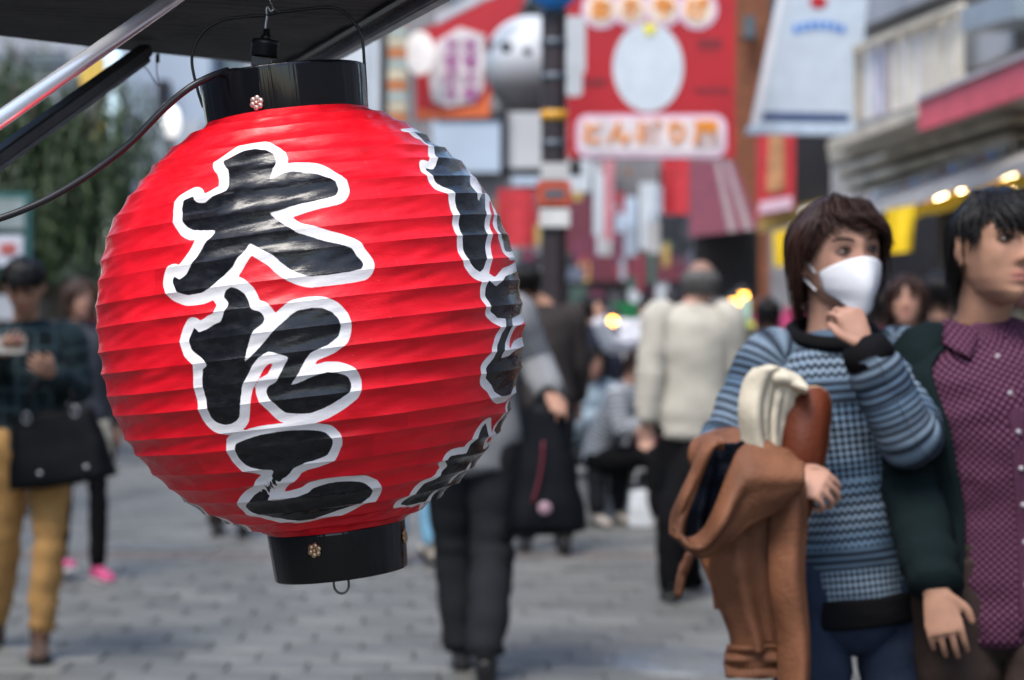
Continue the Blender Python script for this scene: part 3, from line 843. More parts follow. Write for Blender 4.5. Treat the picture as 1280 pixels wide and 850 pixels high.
# white blank boards beside the pole
for nm, q4, lab in [('white_wall_sign', (704, 20, 732, 92), 'tall white sign board between the dark pole and the red sign'),
                    ('white_plate_sign', (706, 80, 728, 120), 'small rounded pale plate beside the dark pole under the tall white board')]:
    o = board(nm, rrect(*q4, 6), 17.2 if q4[1] == 20 else 16.8, 0.06, m_offw); tag(o, lab, 'sign')

# ------------------------------------------------------------------ grey round figure sign and the red shop sign at its side
YG = 20.0
gc = P(664, 86, YG)
gr = empty('grey_round_sign_figure', gc, 0, 'bulging grey and white balloon shaped shop figure behind the dark pole', 'shop figure')
kg = YG / FPX
mb = MB()
rows_, segs_ = 20, 36
vs, fs = [], []
for j_ in range(rows_ + 1):
    th_ = PI * j_ / rows_
    for k_ in range(segs_):
        a = 2 * PI * k_ / segs_
        w_ = math.sin(th_) * (1.0 + 0.10 * math.cos(th_))
        vs.append((58 * kg * w_ * math.cos(a), 50 * kg * w_ * math.sin(a), 66 * kg * math.cos(th_) * (1.0 if th_ < PI / 2 else 0.98)))
for j_ in range(rows_):
    for k_ in range(segs_):
        fs.append((j_ * segs_ + k_, (j_ + 1) * segs_ + k_, (j_ + 1) * segs_ + (k_ + 1) % segs_, j_ * segs_ + (k_ + 1) % segs_))
mb.add(vs, fs)
m_fish = bpy.data.materials.new('two_tone_grey'); m_fish.use_nodes = True
nt_ = m_fish.node_tree; tcn = nt_.nodes.new('ShaderNodeTexCoord'); sp_ = nt_.nodes.new('ShaderNodeSeparateXYZ'); nt_.links.new(tcn.outputs['Generated'], sp_.inputs[0])
rp = nt_.nodes.new('ShaderNodeValToRGB'); rp.color_ramp.elements[0].position = 0.30; rp.color_ramp.elements[0].color = (0.13, 0.12, 0.12, 1); rp.color_ramp.elements[1].position = 0.60; rp.color_ramp.elements[1].color = (0.52, 0.54, 0.55, 1)
nt_.links.new(sp_.outputs[2], rp.inputs[0]); nt_.links.new(rp.outputs[0], nt_.nodes['Principled BSDF'].inputs['Base Color'])
nt_.nodes['Principled BSDF'].inputs['Roughness'].default_value = 0.5
mb.build('shell', m_fish, gr)
for x_, y_, w_, h_, rot in [(616, 62, 6, 9, 0), (636, 66, 12, 7, 0.5), (659, 71, 6, 5, 0)]:
    mb = MB(); c = P(x_, y_, YG) - gc
    yy = -50 * kg * math.sqrt(max(0.02, 1 - (c.x / (58 * kg)) ** 2 - (c.z / (66 * kg)) ** 2))
    mb.ball((c.x, yy, c.z), (w_ * kg, 0.03, h_ * kg), 14, 8, Matrix.Rotation(rot, 3, 'Y')); mb.build('eye_mark', m_dark, gr)
mb = MB(); mb.tube([Vector((0, 0, 60 * kg)), Vector((0, 0, 160 * kg))], 0.02, 8); mb.build('hanger', m_dark, gr)

rs2 = empty('red_flame_sign', P(575, 80, 22.0), 0, 'red shop sign with a blurred pale panel of purple lettering', 'sign')
b0 = tuple(rs2.location)
board('panel', [(520, 40), (548, 28), (570, 12), (600, -10), (660, -12), (648, 20), (632, 40), (618, 60), (612, 146), (520, 150)], 22.0, 0.12, m_red, rs2, base=b0)
board('pale_print', [(545, 52), (575, 34), (606, 44), (604, 110), (592, 128), (560, 134), (540, 126), (536, 96)], 21.97, 0.02, mat('print_pale', (0.68, 0.62, 0.60), 0.5, var=0.2, vscale=6), rs2, base=b0)
board('orange_print', [(522, 136), (560, 140), (598, 132), (612, 112), (612, 146), (522, 149)], 21.98, 0.015, mat('print_orange_red', (0.70, 0.14, 0.03), 0.5), rs2, base=b0)
for k_ in range(2):
    for i_ in range(4):
        text('letter', '名物大蛸元祖焼き'[k_ * 4 + i_], 0.17, mat('letter_purple', (0.42, 0.10, 0.30), 0.5), P(588 - k_ * 24, 58 + i_ * 20, 21.96) - Vector(b0), rs2, 0.004, 0.003)
o = board('white_round_sign', [(524 + 19 * math.cos(2 * PI * i / 24), 66 + 27 * math.sin(2 * PI * i / 24)) for i in range(24)], 21.6, 0.1, mat('lit_sign_face', (0.85, 0.8, 0.75), 0.4, emit=(1, 0.86, 0.76), estr=0.12)); tag(o, 'glowing oval white sign on the rim of the red shop sign', 'sign')
o = board('overhead_beam', [(545, 30), (600, 2), (636, -14), (610, -14), (590, -4), (545, 18)], 19.5, 0.1, mat('pale_beam', (0.5, 0.5, 0.52), 0.5)); tag(o, 'pale slanting beam above the red shop sign', 'beam')

# stacked column of small paper lantern signs
colm = empty('stacked_sign_column', P(496, 82, 21.0), 0, 'narrow vertical column of stacked cream and orange sign boxes', 'sign column')
bc = tuple(colm.location)
board('post', rect(474, -40, 483, 170), 21.2, 0.1, m_dark, colm, base=bc)
bx_cols = [mat('box_cream', (0.62, 0.54, 0.38), 0.6), mat('box_orange', (0.55, 0.20, 0.07), 0.6), mat('box_teal', (0.40, 0.46, 0.42), 0.6)]
for i_ in range(14):
    board('sign_box', rect(485, -34 + i_ * 13.5, 508, -22.5 + i_ * 13.5), 21.0, 0.15, bx_cols[i_ % 3], colm, base=bc, bevel=0.01)

# dark framed board
fb = empty('framed_board', P(660, 175, 19.0), 0, 'white notice board in a dark frame fixed behind the utility pole', 'notice board')
bb_ = tuple(fb.location)
board('panel', rect(629, 140, 722, 214), 19.05, 0.04, m_offw, fb, base=bb_)
for q4 in [(625, 134, 634, 219), (625, 210, 690, 219), (712, 205, 727, 219), (714, 178, 724, 204.5)]:
    board('frame_bar', rect(*q4), 18.98, 0.1, m_dark, fb, base=bb_)

# tapered white hanging sign (mascot left out, only its lettering, red mark and dark base band)
YM = 19.0
ms = empty('tapered_white_sign', P(1015, 70, YM), 0, 'tapered white hanging sign with blue lettering and dark blue base band', 'sign')
bm_ = tuple(ms.location)
board('panel', [(984, -60), (1090, -60), (1068, 164), (938, 162)], YM, 0.10, mat('sign_cool_white', (0.46, 0.53, 0.60), 0.5, var=0.06), ms, base=bm_)
board('base_band', [(956, 140), (1062, 142), (1060, 152), (952, 150)], YM - 0.012, 0.012, m_navy, ms, base=bm_)
board('edge_strip', [(986, -60), (992, -60), (948, 158), (940, 158)], YM - 0.01, 0.01, m_white, ms, base=bm_)
board('bottom_rail', [(936, 157), (1070, 158), (1069, 168), (934, 167)], YM - 0.03, 0.15, mat('pale_blue_rail', (0.45, 0.55, 0.66), 0.5), ms, base=bm_)
board('red_mark', [(1023 + 11 * math.cos(2 * PI * i / 16), 2 + 8 * math.sin(2 * PI * i / 16)) for i in range(16)], YM - 0.012, 0.012, m_red, ms, base=bm_)
for i_ in range(7):
    a = (i_ - 3) / 3.0
    board('blue_letter', rect(1024 + a * 29 - 3.5, 26 + a * a * 5, 1024 + a * 29 + 3.0, 36 + a * a * 5), YM - 0.012, 0.012, mat('print_blue', (0.05, 0.22, 0.62), 0.5), ms, base=bm_)
mb = MB(); mb.tube([P(1000, -58, YM) - Vector(bm_), P(1000, -58, YM) - Vector(bm_) + Vector((1.9, 0.6, 0.1))], 0.03, 8); mb.build('bracket', m_dark, ms)

# ------------------------------------------------------------------ right-hand shop row
def FY(px): return 5.18 / ((px - 640) / FPX + 0.0603)
FD = Vector((-0.0603, 1.0, 0)).normalized()
FN = Vector((-1.0, -0.0603, 0)).normalized()          # out of the facade, to the street
def FYo(px, out): return (5.18 - out) / ((px - 640) / FPX + 0.0603)
def F(px, py, out=0.0): return P(px, py, FYo(px, out))       # point at that pixel on the plane that stands `out` metres proud of the facade
def fboard(name, px, out, thick, m, parent, base, bevel=0.0):
    pts = [F(a, b, out) - Vector(base) for a, b in px]
    mb = MB(); mb.prism(pts, FN * (-thick)); return mb.build(name, m, parent, False, True, bevel)
sb = empty('souvenir_shop', (F(1150, 400).x, F(1150, 400).y, 0), 0, 'weathered shop building with stepped beige eaves, red fascia and yellow awning', 'building')
sB = tuple(sb.location)
def fpt(Y, z, out=0.0): return Vector((5.18 - 0.0603 * Y, Y, z)) + FN * out - Vector(sB)
def fbox(name, Y0, Y1, z0, z1, out, thick, m, parent=sb, bevel=0.0):
    mb = MB(); mb.prism([fpt(Y0, z0, out), fpt(Y1, z0, out), fpt(Y1, z1, out), fpt(Y0, z1, out)], FN * (-thick)); return mb.build(name, m, parent, False, True, bevel)
fbox('wall', 12.0, 23.5, 2.62, 9.0, 0.0, 0.3, mat('shop_upper_wall', (0.33, 0.32, 0.30), 0.8, var=0.15, vscale=1.5))
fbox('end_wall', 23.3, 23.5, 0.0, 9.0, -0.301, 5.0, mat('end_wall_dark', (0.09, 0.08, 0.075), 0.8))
fbox('shop_back_wall', 12.0, 27.5, 0.0, 3.0, -2.6, 0.2, mat('ochre_shop_interior', (0.42, 0.27, 0.07), 0.8, var=0.3, vscale=1.2))
fbox('shop_floor', 12.0, 27.5, 0.02, 0.05, 0.0, 2.55, m_grey)
for Y_ in (14.2, 18.6, 23.2):
    fbox('pier', Y_, Y_ + 0.3, 0.0, 2.615, 0.001, 0.4, mat('pier_dark_brown', (0.06, 0.045, 0.035), 0.7))
# stepped eaves boards
for k_ in range(5):
    y0 = 178 + k_ * 17
    fboard('eave_board', [(1036 + k_ * 9, y0 + 14 - k_ * .6), (1262, y0 - 60 + k_ * 7), (1262, y0 - 49 + k_ * 7), (1036 + k_ * 9, y0 + 24 - k_ * .6)], 0.62 - k_ * 0.07, 0.30, m_beige, sb, sB, 0.01)
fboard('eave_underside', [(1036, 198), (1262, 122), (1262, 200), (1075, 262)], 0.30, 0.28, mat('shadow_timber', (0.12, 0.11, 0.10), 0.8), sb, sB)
fboard('red_fascia', [(1148, 128), (1300, 64), (1300, 112), (1148, 164)], 1.25, 0.06, m_pink, sb, sB)
fboard('fascia_cap', [(1146, 121), (1300, 56), (1300, 63), (1146, 127.5)], 1.28, 0.25, mat('fascia_cap_grey', (0.40, 0.36, 0.38), 0.5), sb, sB)
fboard('signage_strip', [(1060, 250), (1262, 176), (1262, 192), (1060, 264)], 0.55, 0.05, mat('signage_cream', (0.50, 0.47, 0.40), 0.6), sb, sB)
for i_ in range(16):
    x_ = 1066 + i_ * 12; yc_ = 257 - (x_ - 1060) * 0.362
    fboard('sign_letter', [(x_, yc_ - 3), (x_ + 7, yc_ - 5.6), (x_ + 7, yc_ + 2.2), (x_, yc_ + 5)], 0.58, 0.02, [m_navy, m_maroon, m_blue, m_grey][i_ % 4], sb, sB)
# railing slats and hanging goods on the upper floor
slat_m = [mat('slat_cream', (0.60, 0.56, 0.48), 0.6), mat('slat_white', (0.66, 0.66, 0.66), 0.6), mat('slat_lilac', (0.34, 0.32, 0.46), 0.6), mat('slat_tan', (0.40, 0.33, 0.24), 0.6)]
rr_ = random.Random(11)
for k_ in range(26):
    x_ = 1068 + k_ * 5.05
    t_ = (x_ - 1068) / 130
    yt, yb = 64 - 54 * t_, 152 - 38 * t_
    mm = slat_m[rr_.choice([2, 1, 2, 3, 1])] if k_ < 10 else slat_m[rr_.choice([0, 1, 0, 3])]
    fboard('railing_slat', [(x_, yt), (x_ + 3.6, yt - 1.5), (x_ + 3.6, yb - 1), (x_, yb)], 0.75 + rr_.uniform(-.02, .02), 0.05, mm, sb, sB)
fboard('rail', [(1064, 58), (1200, 2), (1200, 10), (1064, 66)], 0.82, 0.05, m_beige, sb, sB)
fboard('balcony_ledge', [(1034, 176), (1205, 112), (1205, 124), (1034, 190)], 1.10, 1.09, m_beige, sb, sB)
fboard('air_unit', [(1200, 12), (1268, -14), (1268, 22), (1200, 40)], 1.0, 0.8, mat('blue_grey_metal', (0.27, 0.33, 0.37), 0.5, 0.2), sb, sB)
fboard('unit_recess', [(1200, 42), (1268, 24), (1268, 62), (1200, 92)], 0.6, 0.5, m_grey, sb, sB)
fboard('upper_band', [(1064, -60), (1300, -150), (1300, -60), (1064, 40)], 0.2, 0.19, m_grey, sb, sB)
# awning
def awning(name, x0, x1, m, parent, base, ya, yb, outs=(0.2, 1.5)):
    mb = MB()
    pts = []
    n = 12
    top = [F(x0 + (x1 - x0) * i / n, ya[0] + (ya[1] - ya[0]) * i / n, outs[0]) - Vector(base) for i in range(n + 1)]
    bot = [F(x0 + (x1 - x0) * i / n, yb[0] + (yb[1] - yb[0]) * i / n, outs[1]) - Vector(base) for i in range(n + 1)]
    for q_, zz in ((top, 0), (bot, 0)):
        pts.append(q_)
    low = [p + Vector((0, 0, -0.10 - 0.015 * math.sin(i * 2.2))) for i, p in enumerate(bot)]
    vs = top + bot + low + [p + Vector((0, 0, -0.03)) for p in top] + [p + Vector((0, 0, -0.03)) for p in bot]
    fs = []
    for i in range(n):
        fs += [(i, i + 1, n + 2 + i, n + 1 + i), (n + 1 + i, n + 2 + i, 2 * n + 3 + i, 2 * n + 2 + i), (3 * n + 3 + i, 4 * n + 4 + i, 4 * n + 5 + i, 3 * n + 4 + i)]
    mb.add(vs, fs)
    return mb.build(name, m, parent, False, False)
awning('awning_cloth', 1000, 1290, mat('awning_pale', (0.62, 0.58, 0.53), 0.7, var=0.1), sb, sB, (262, 175), (282, 196), (0.15, 0.85))
awning('awning_valance', 1060, 1290, m_yellow, sb, sB, (275, 208), (285, 214), (0.10, 0.7))
for x_, y_, r_ in [(1177, 248, .050), (1206, 240, .050), (1262, 229, .06), (1277, 222, .07)]:
    mb = MB(); p = F(x_, y_, 0.55) - Vector(sB); mb.ball(p, r_, 14, 10)
    mb.build('bulb', m_bulb, sb)
    mb = MB(); mb.tube([p + Vector((0, 0, r_ * .9)), p + Vector((0, 0, 0.3))], 0.012, 6); mb.build('bulb_cord', m_dark, sb)
shelf_cols = [mat('goods_' + n, c, 0.6) for n, c in (('ochre', (.5, .30, .06)), ('brick', (.35, .07, .04)), ('cream', (.6, .52, .38)), ('teal', (.05, .22, .22)), ('rose', (.5, .15, .2)))]
rgs = random.Random(5)
for zs_ in (0.75, 1.15, 1.55):
    fbox('shelf', 12.5, 23.0, zs_ - 0.04, zs_, -0.9, 0.4, m_brown)
    yy_ = 12.6
    while yy_ < 22.8:
        w_ = rgs.uniform(.18, .4); h_ = rgs.uniform(.15, .32)
        fbox('goods_box', yy_, yy_ + w_, zs_ + 0.002, zs_ + h_, -0.93, 0.3, rgs.choice(shelf_cols)); yy_ += w_ + rgs.uniform(.02, .3)
# cloth flags under the awning
def cloth_flag(name, px, Y, m, label, seed=0):
    nx, ny = 8, 10
    mb = MB(); vs = []
    for j_ in range(ny + 1):
        for i_ in range(nx + 1):
            a, b = i_ / nx, j_ / ny
            x_ = (px[0][0] * (1 - a) + px[1][0] * a) * (1 - b) + (px[3][0] * (1 - a) + px[2][0] * a) * b
            y_ = (px[0][1] * (1 - a) + px[1][1] * a) * (1 - b) + (px[3][1] * (1 - a) + px[2][1] * a) * b
            vs.append(P(x_, y_, Y + 0.05 * b * math.sin(a * 7 + seed)))
    o0 = vs[0].copy()
    vs = [v - o0 for v in vs]
    fs = [(j_ * (nx + 1) + i_, j_ * (nx + 1) + i_ + 1, (j_ + 1) * (nx + 1) + i_ + 1, (j_ + 1) * (nx + 1) + i_) for j_ in range(ny) for i_ in range(nx)]
    b_ = len(vs)
    vs2 = vs + [v + Vector((0, 0.006, 0)) for v in vs]
    fs2 = fs + [tuple(b_ + i for i in f[::-1]) for f in fs]
    mb.add(vs2, fs2)
    o = mb.build(name, m, None, True, False); o.location = o0
    tag(o, label, 'flag'); return o
cloth_flag('yellow_flag', [(1108, 262), (1145, 256), (1140, 314), (1112, 317)], 15.5, m_yellow, 'bright yellow cloth flag hanging between the two nearest heads', 0)
cloth_flag('yellow_flag', [(966, 290), (994, 284), (994, 330), (968, 334)], 24.0, m_yellow, 'bright yellow cloth flag hanging beside the masked person', 2)
# further shop: brown wall, red vertical sign, dark gable
fs_ = empty('brown_shop_building', (4.0, 27.0, 0), 0, 'rust brown shop building beyond the beige eaves with dark end bay', 'building')
fB = tuple(fs_.location)
board('wall', rect(915, -160, 962, 470), 27.5, 0.4, m_brown, fs_, base=fB)
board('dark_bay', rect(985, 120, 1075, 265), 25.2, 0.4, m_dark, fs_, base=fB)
board('upper_wall', rect(955, -160, 1130, 150), 28.0, 0.3, mat('upper_grey_brown', (0.21, 0.19, 0.18), 0.8), fs_, base=fB)
board('shop_canopy', [(945, 268), (1040, 248), (1040, 268), (945, 292)], 25.0, 0.5, mat('ochre_canopy', (0.45, 0.32, 0.10), 0.7), fs_, base=fB)
for q4 in [(1062, -40, 1108, 30), (930, 20, 944, 46)]:
    w_ = board('window', rect(*q4), 27.3, 0.06, m_glass, fs_, base=fB)
    board('frame', rect(q4[0] - 3, q4[3], q4[2] + 3, q4[3] + 4), 27.2, 0.1, m_dark, w_, base=fB)
vs_ = empty('red_vertical_sign', P(972, 215, 24.5), 0, 'red vertical shop sign with faded orange strip', 'sign')
vb = tuple(vs_.location)
board('panel', [(948, 165), (994, 163), (993, 262), (946, 274)], 24.5, 0.12, m_redcloth, vs_, base=vb)
board('orange_strip', [(962, 160), (980, 160), (980, 238), (958, 240)], 24.47, 0.02, mat('faded_orange', (0.52, 0.26, 0.12), 0.6, var=0.25, vscale=5), vs_, base=vb)
board('lilac_footer', [(950, 252), (990, 245), (990, 260), (948, 268)], 24.47, 0.02, m_lilac, vs_, base=vb)
# red brown striped hood in front of it
hood = empty('striped_hood_awning', P(900, 240, 23.0), 0, 'maroon hood awning with grey stripes over a dark shopfront', 'awning')
hb = tuple(hood.location)
pts_t = [(862, 202), (918, 200)]; 
n_ = 9
for i_ in range(n_):
    a, b = i_ / n_, (i_ + 1) / n_
    t0, t1 = 862 + 56 * a, 862 + 56 * b
    l0, l1 = 862 + 88 * a, 862 + 88 * b
    board('hood_strip', [(t0, 201), (t1, 201), (l1, 296 - 10 * b), (l0, 296 - 10 * a)], [24, 24, 22.4, 22.4], 0.05, m_maroon if i_ % 2 == 0 or i_ < 4 else mat('hood_grey', (0.22, 0.17, 0.17), 0.7), hood, base=hb)
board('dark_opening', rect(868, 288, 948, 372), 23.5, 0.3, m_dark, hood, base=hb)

# ------------------------------------------------------------------ far end of the street
fe = empty('far_shop_block', (0, 42, 0), 0, 'blurred shop block closing the far end of the street', 'building')
eB = (0, 42, 0)
board('wall', rect(440, -60, 990, 486), 42.0, 0.6, mat('far_wall', (0.20, 0.185, 0.185), 0.8, var=0.3, vscale=0.8), fe, base=eB)
far_panels = [('pale_panel', (742, 205, 768, 318), m_offw), ('pale_panel', (770, 246, 796, 316), m_pale), ('pale_panel', (800, 228, 822, 312), m_offw), ('dark_panel', (824, 210, 850, 300), m_dark), ('pale_panel', (640, 120, 700, 232), m_pale), ('pale_panel', (700, 200, 738, 240), m_offw),
  ('dark_panel', (700, 245, 740, 330), m_maroon), ('pale_panel', (540, 145, 628, 215), m_pale), ('dark_panel', (545, 138, 625, 150), m_dark), ('pale_panel', (444, 20, 474, 190), m_offw), ('brown_panel', (828, 200, 862, 262), m_redcloth), ('white_panel', (820, 330, 835, 400), m_offw),
  ('dark_panel', (720, 320, 860, 352), m_maroon), ('dark_panel', (650, 318, 720, 410), m_dark), ('pale_panel', (786, 345, 800, 380), m_offw), ('dark_panel', (836, 300, 872, 400), m_dark), ('pale_panel', (842, 318, 858, 360), m_grey)]
for nm, q4, mm in far_panels:
    board(nm, rect(*q4), 41.6 - 0.01 * (q4[0] % 7), 0.25, mm, fe, base=eB)
rgf = random.Random(77)
clut = [mat('clutter_' + str(i), c, 0.7, var=.2) for i, c in enumerate([(.30, .04, .05), (.06, .05, .06), (.40, .38, .36), (.22, .12, .07), (.10, .12, .16), (.45, .30, .08), (.16, .03, .06), (.30, .34, .38), (.05, .09, .07)])]
for i_ in range(95):
    x_ = rgf.uniform(600, 945); y_ = rgf.choice([rgf.uniform(205, 330), rgf.uniform(300, 420)]); w_ = rgf.uniform(5, 22); h_ = rgf.uniform(6, 46)
    board('shop_panel', rect(x_, y_, x_ + w_, y_ + h_), rgf.uniform(33.0, 41.0), 0.12, rgf.choice(clut), fe, base=eB)
for i_ in range(6):
    board('window', rect(560 + i_ * 70, -50, 606 + i_ * 70, 4), 41.8, 0.15, m_glass, fe, base=eB)
for lab, q4, Y_, mm in [('red cloth banner hanging low behind the lantern and pole', (622, 236, 668, 308), 26.0, m_redcloth), ('deep red banner under the big red souvenir sign', (828, 198, 862, 268), 26.0, m_redcloth), ('thin pink banner in the far shopfront', (754, 200, 768, 300), 33.0, mat('banner_pink', (0.5, 0.2, 0.22), 0.7))]:
    cloth_flag('shop_banner', [(q4[0], q4[1]), (q4[2], q4[1]), (q4[2], q4[3]), (q4[0], q4[3])], Y_, mm, lab, q4[0])
o = board('green_shop_sign', rect(764, 378, 796, 398), 20.0, 0.08, m_green); tag(o, 'small green lit sign low between the crowd', 'sign')
for x_, y_, Y_, lab in [(766, 401, 16.0, 'single round amber lamp below the green sign'), (918, 378, 21.0, 'orange shop lamp next to the beige jacket shoulder'), (928, 370, 21.5, 'higher orange shop lamp by the masked person')]:
    t = empty('shop_lamp', P(x_, y_, Y_), 0, lab, 'lamp')
    mb = MB(); mb.ball((0, 0, 0), 0.035 if Y_ < 18 else 0.06, 16, 10); mb.build('bulb', m_spot, t)
    mb = MB(); mb.lathe([(0.02, 0.12), (0.05, 0.1), (0.09, 0.03)], 20); mb.build('shade', m_dark, t)
# goods table on the right of the beige jacket
gt = empty('goods_table', (P(970, 430, 17.0).x, 17.0, 0), 0, 'trestle sales table piled with bright goods beside the shops', 'table')
gB = tuple(gt.location)
board('top', rect(925, 440, 1100, 446), 16.6, 0.9, m_offw, gt, base=gB)
for x_ in (932, 1090):
    board('leg', rect(x_, 446, x_ + 5, 603), 16.7, 0.05, m_grey, gt, base=gB)
gi = 0
for lab, q4, mm in [('magenta goods carton standing on the sales table', (942, 392, 985, 439), m_magenta), ('lime green goods carton low on the sales table', (926, 402, 945, 439), m_lime), ('mint green narrow carton next to the orange lamps', (930, 372, 938, 401), m_mint), ('deep pink carton partly behind the masked face', (984, 384, 1012, 439), mat('goods_deep_pink', (0.42, 0.04, 0.12), 0.6)), ('pale blue carton behind the magenta carton', (955, 372, 972, 393), m_pale)]:
    Y_ = 17.0 if q4[3] > 430 else 17.02
    o = board('goods_carton', rect(*q4), Y_, 0.25, mm, None, bevel=0.01); tag(o, lab, 'carton', 'cartons on the sales table')

# ------------------------------------------------------------------ left side: buildings, willow, notice board
lb = empty('pale_blue_building', (-8, 34, 0), 0, 'tall pale blue building with white base behind the willow', 'building')
lB = (-8, 34, 0)
board('wall', rect(150, -200, 262, 500), 34.0, 0.8, m_pale, lb, base=lB)
board('white_base', rect(160, 150, 250, 300), 33.5, 0.45, m_offw, lb, base=lB)
board('white_bay', rect(262, -200, 460, 500), 35.0, 0.8, m_offw, lb, base=lB)
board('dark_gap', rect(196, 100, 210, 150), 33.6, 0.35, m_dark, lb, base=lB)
for i_ in range(3):
    for j_ in range(3):
        w_ = board('window', rect(270 + i_ * 50, -120 + j_ * 90, 304 + i_ * 50, -60 + j_ * 90), 34.9, 0.1, m_glass, lb, base=lB)
        board('sill', rect(267 + i_ * 50, -60 + j_ * 90, 307 + i_ * 50, -54 + j_ * 90), 34.8, 0.2, m_offw, w_, base=lB)
lg = empty('grey_shuttered_building', (-10, 30, 0), 0, 'grey building with shuttered upper storey at the far corner above the willow', 'building')
gB2 = (-10, 30, 0)
board('wall', rect(-150, -200, 110, 500), 31.0, 0.8, m_grey, lg, base=gB2)
for i_ in range(9):
    board('shutter_slat', rect(0, 58 + i_ * 9, 78, 64 + i_ * 9), 30.9, 0.1, mat('shutter_grey', (0.36, 0.38, 0.41), 0.6) if i_ % 2 else m_grey, lg, base=gB2)
board('dark_band', rect(-10, 68, 84, 82), 30.8, 0.1, mat('band_dark', (0.08, 0.10, 0.12), 0.6), lg, base=gB2)
ysg = empty('yellow_vertical_sign', P(115, 110, 27.0), 0, 'narrow yellow vertical sign above the willow', 'sign')
board('panel', rect(98, 70, 130, 182), 27.0, 0.12, mat('sign_ochre', (0.62, 0.40, 0.06), 0.5), ysg, base=tuple(ysg.location))
board('grey_print', rect(100, 112, 128, 150), 26.97, 0.02, m_grey, ysg, base=tuple(ysg.location))
mb = MB(); mb.tube([P(114, 182, 27.06) - ysg.location, P(114, 620, 27.06) - ysg.location], 0.04, 8); mb.build('post', m_dark, ysg)
lampc = P(214, 152, 24.0)
lp = empty('white_globe_lamp', lampc, 0, 'white glass globe street lamp behind the lantern shoulder', 'lamp')
mb = MB(); mb.ball((0, 0, 0), (0.11, 0.11, 0.20), 18, 12); mb.build('globe', mat('opal_glass', (0.85, 0.85, 0.85), 0.3, emit=(1, 0.97, 0.92), estr=0.5), lp)
mb = MB(); mb.tube([Vector((0, 0, -0.2)), Vector((0, 0, -lampc.z))], 0.045, 10); mb.build('post', m_dark, lp)

nb = empty('teal_notice_board', P(14, 290, 14.0), 0, 'teal framed notice board with white posters by the willow', 'notice board')
nB = tuple(nb.location)
board('panel', rect(-60, 240, 38, 340), 14.0, 0.05, mat('board_teal', (0.03, 0.13, 0.12), 0.6), nb, base=nB)
board('upper_pane', rect(-56, 248, 30, 286), 13.97, 0.02, mat('grey_green_pane', (0.30, 0.36, 0.35), 0.4, var=0.2), nb, base=nB)
board('poster', rect(-50, 294, 28, 332), 13.96, 0.015, mat('poster_white', (0.66, 0.68, 0.74), 0.5, var=0.12, vscale=9), nb, base=nB)
board('poster_print', rect(0, 304, 20, 318), 13.95, 0.008, mat('poster_red', (0.5, 0.12, 0.10), 0.5), nb, base=nB)
for x_ in (-40, 30):
    board('post', rect(x_, 340, x_ + 5, 646), 14.01, 0.04, m_dark, nb, base=nB)

# weeping willow
def willow(name, x, Y, h, label, seed, spread, nstr, zlow, zjit=0.9):
    rg = random.Random(seed)
    root = empty(name, (x, Y, 0), 0, label, 'tree', 'street trees')
    mb = MB()
    limbs = []
    mb.tube(V3(spline([(0, 0, 0, 0), (0.05, 0, 1.0, 0), (-0.03, 0.02, 2.0, 0), (0.02, 0, h * 0.62, 0)], 14)), [0.17 - 0.09 * i / 13 for i in range(14)], 10)
    for k in range(9):
        a = 2 * PI * k / 9 + rg.uniform(-.3, .3)
        r_ = spread * rg.uniform(0.55, 0.9)
        z0 = h * rg.uniform(0.42, 0.6)
        pts = V3(spline([(0, 0, z0), (math.cos(a) * r_ * .35, math.sin(a) * r_ * .35, h * .8), (math.cos(a) * r_ * .8, math.sin(a) * r_ * .8, h * rg.uniform(.88, 1.0)), (math.cos(a) * r_ * 1.05, math.sin(a) * r_ * 1.05, h * .86)], 10))
        limbs.append(pts)
        mb.tube(pts, [0.06 - 0.045 * i / 9 for i in range(10)], 7)
    mb.build('trunk', mat('willow_bark', (0.09, 0.075, 0.055), 0.9, bump=0.6, bscale=20), root)
    mats = [mat('willow_leaf_dark', (0.018, 0.040, 0.010), 0.6, var=0.25, vscale=3), mat('willow_leaf_mid', (0.032, 0.066, 0.016), 0.6, var=0.25, vscale=3), mat('willow_leaf_light', (0.06, 0.098, 0.028), 0.6, var=0.2, vscale=3)]
    vs, fs, mi = [], [], []
    for s in range(nstr):
        L_ = rg.choice(limbs); q_ = L_[rg.randint(3, 9)]
        x0, y0, z0 = q_.x + rg.gauss(0, .22), q_.y + rg.gauss(0, .22), q_.z + rg.uniform(-.1, .25)
        zl = zlow + rg.random() ** 1.6 * zjit
        n = max(8, int((z0 - zl) / 0.075))
        dx, dy = rg.gauss(0, .10), rg.gauss(0, .10)
        mk = rg.choice([0, 0, 1, 1, 1, 2])
        for i in range(n):
            t = i / n
            c = Vector((x0 + dx * t + 0.03 * math.sin(i * .5 + s), y0 + dy * t, z0 + (zl - z0) * t))
            for _ in range(2):
                a = rg.uniform(0, 6.28); ln = rg.uniform(.09, .15); w = rg.uniform(.010, .016)
                d = Vector((math.cos(a) * .45, math.sin(a) * .45, -0.9)).normalized() * ln
                sd = Vector((-math.sin(a), math.cos(a), 0)) * w
                b = len(vs)
                vs += [c, c + d * .5 + sd, c + d, c + d * .5 - sd]
                fs.append((b, b + 1, b + 2, b + 3)); mi.append(mk)
    me = bpy.data.meshes.new('crown'); me.from_pydata([tuple(v) for v in vs], [], fs)
    for m_ in mats: me.materials.append(m_)
    me.polygons.foreach_set('material_index', mi)
    new_obj('crown', me, None, root, False)
willow('willow_tree', P(60, 300, 20.0).x, 20.0, 3.75, 'weeping willow with dense drooping dark green strands', 5, 1.0, 620, 1.72)
willow('willow_tree', P(-60, 300, 23.0).x, 23.0, 4.6, 'second willow half hidden behind the notice board', 8, 1.1, 300, 1.7)
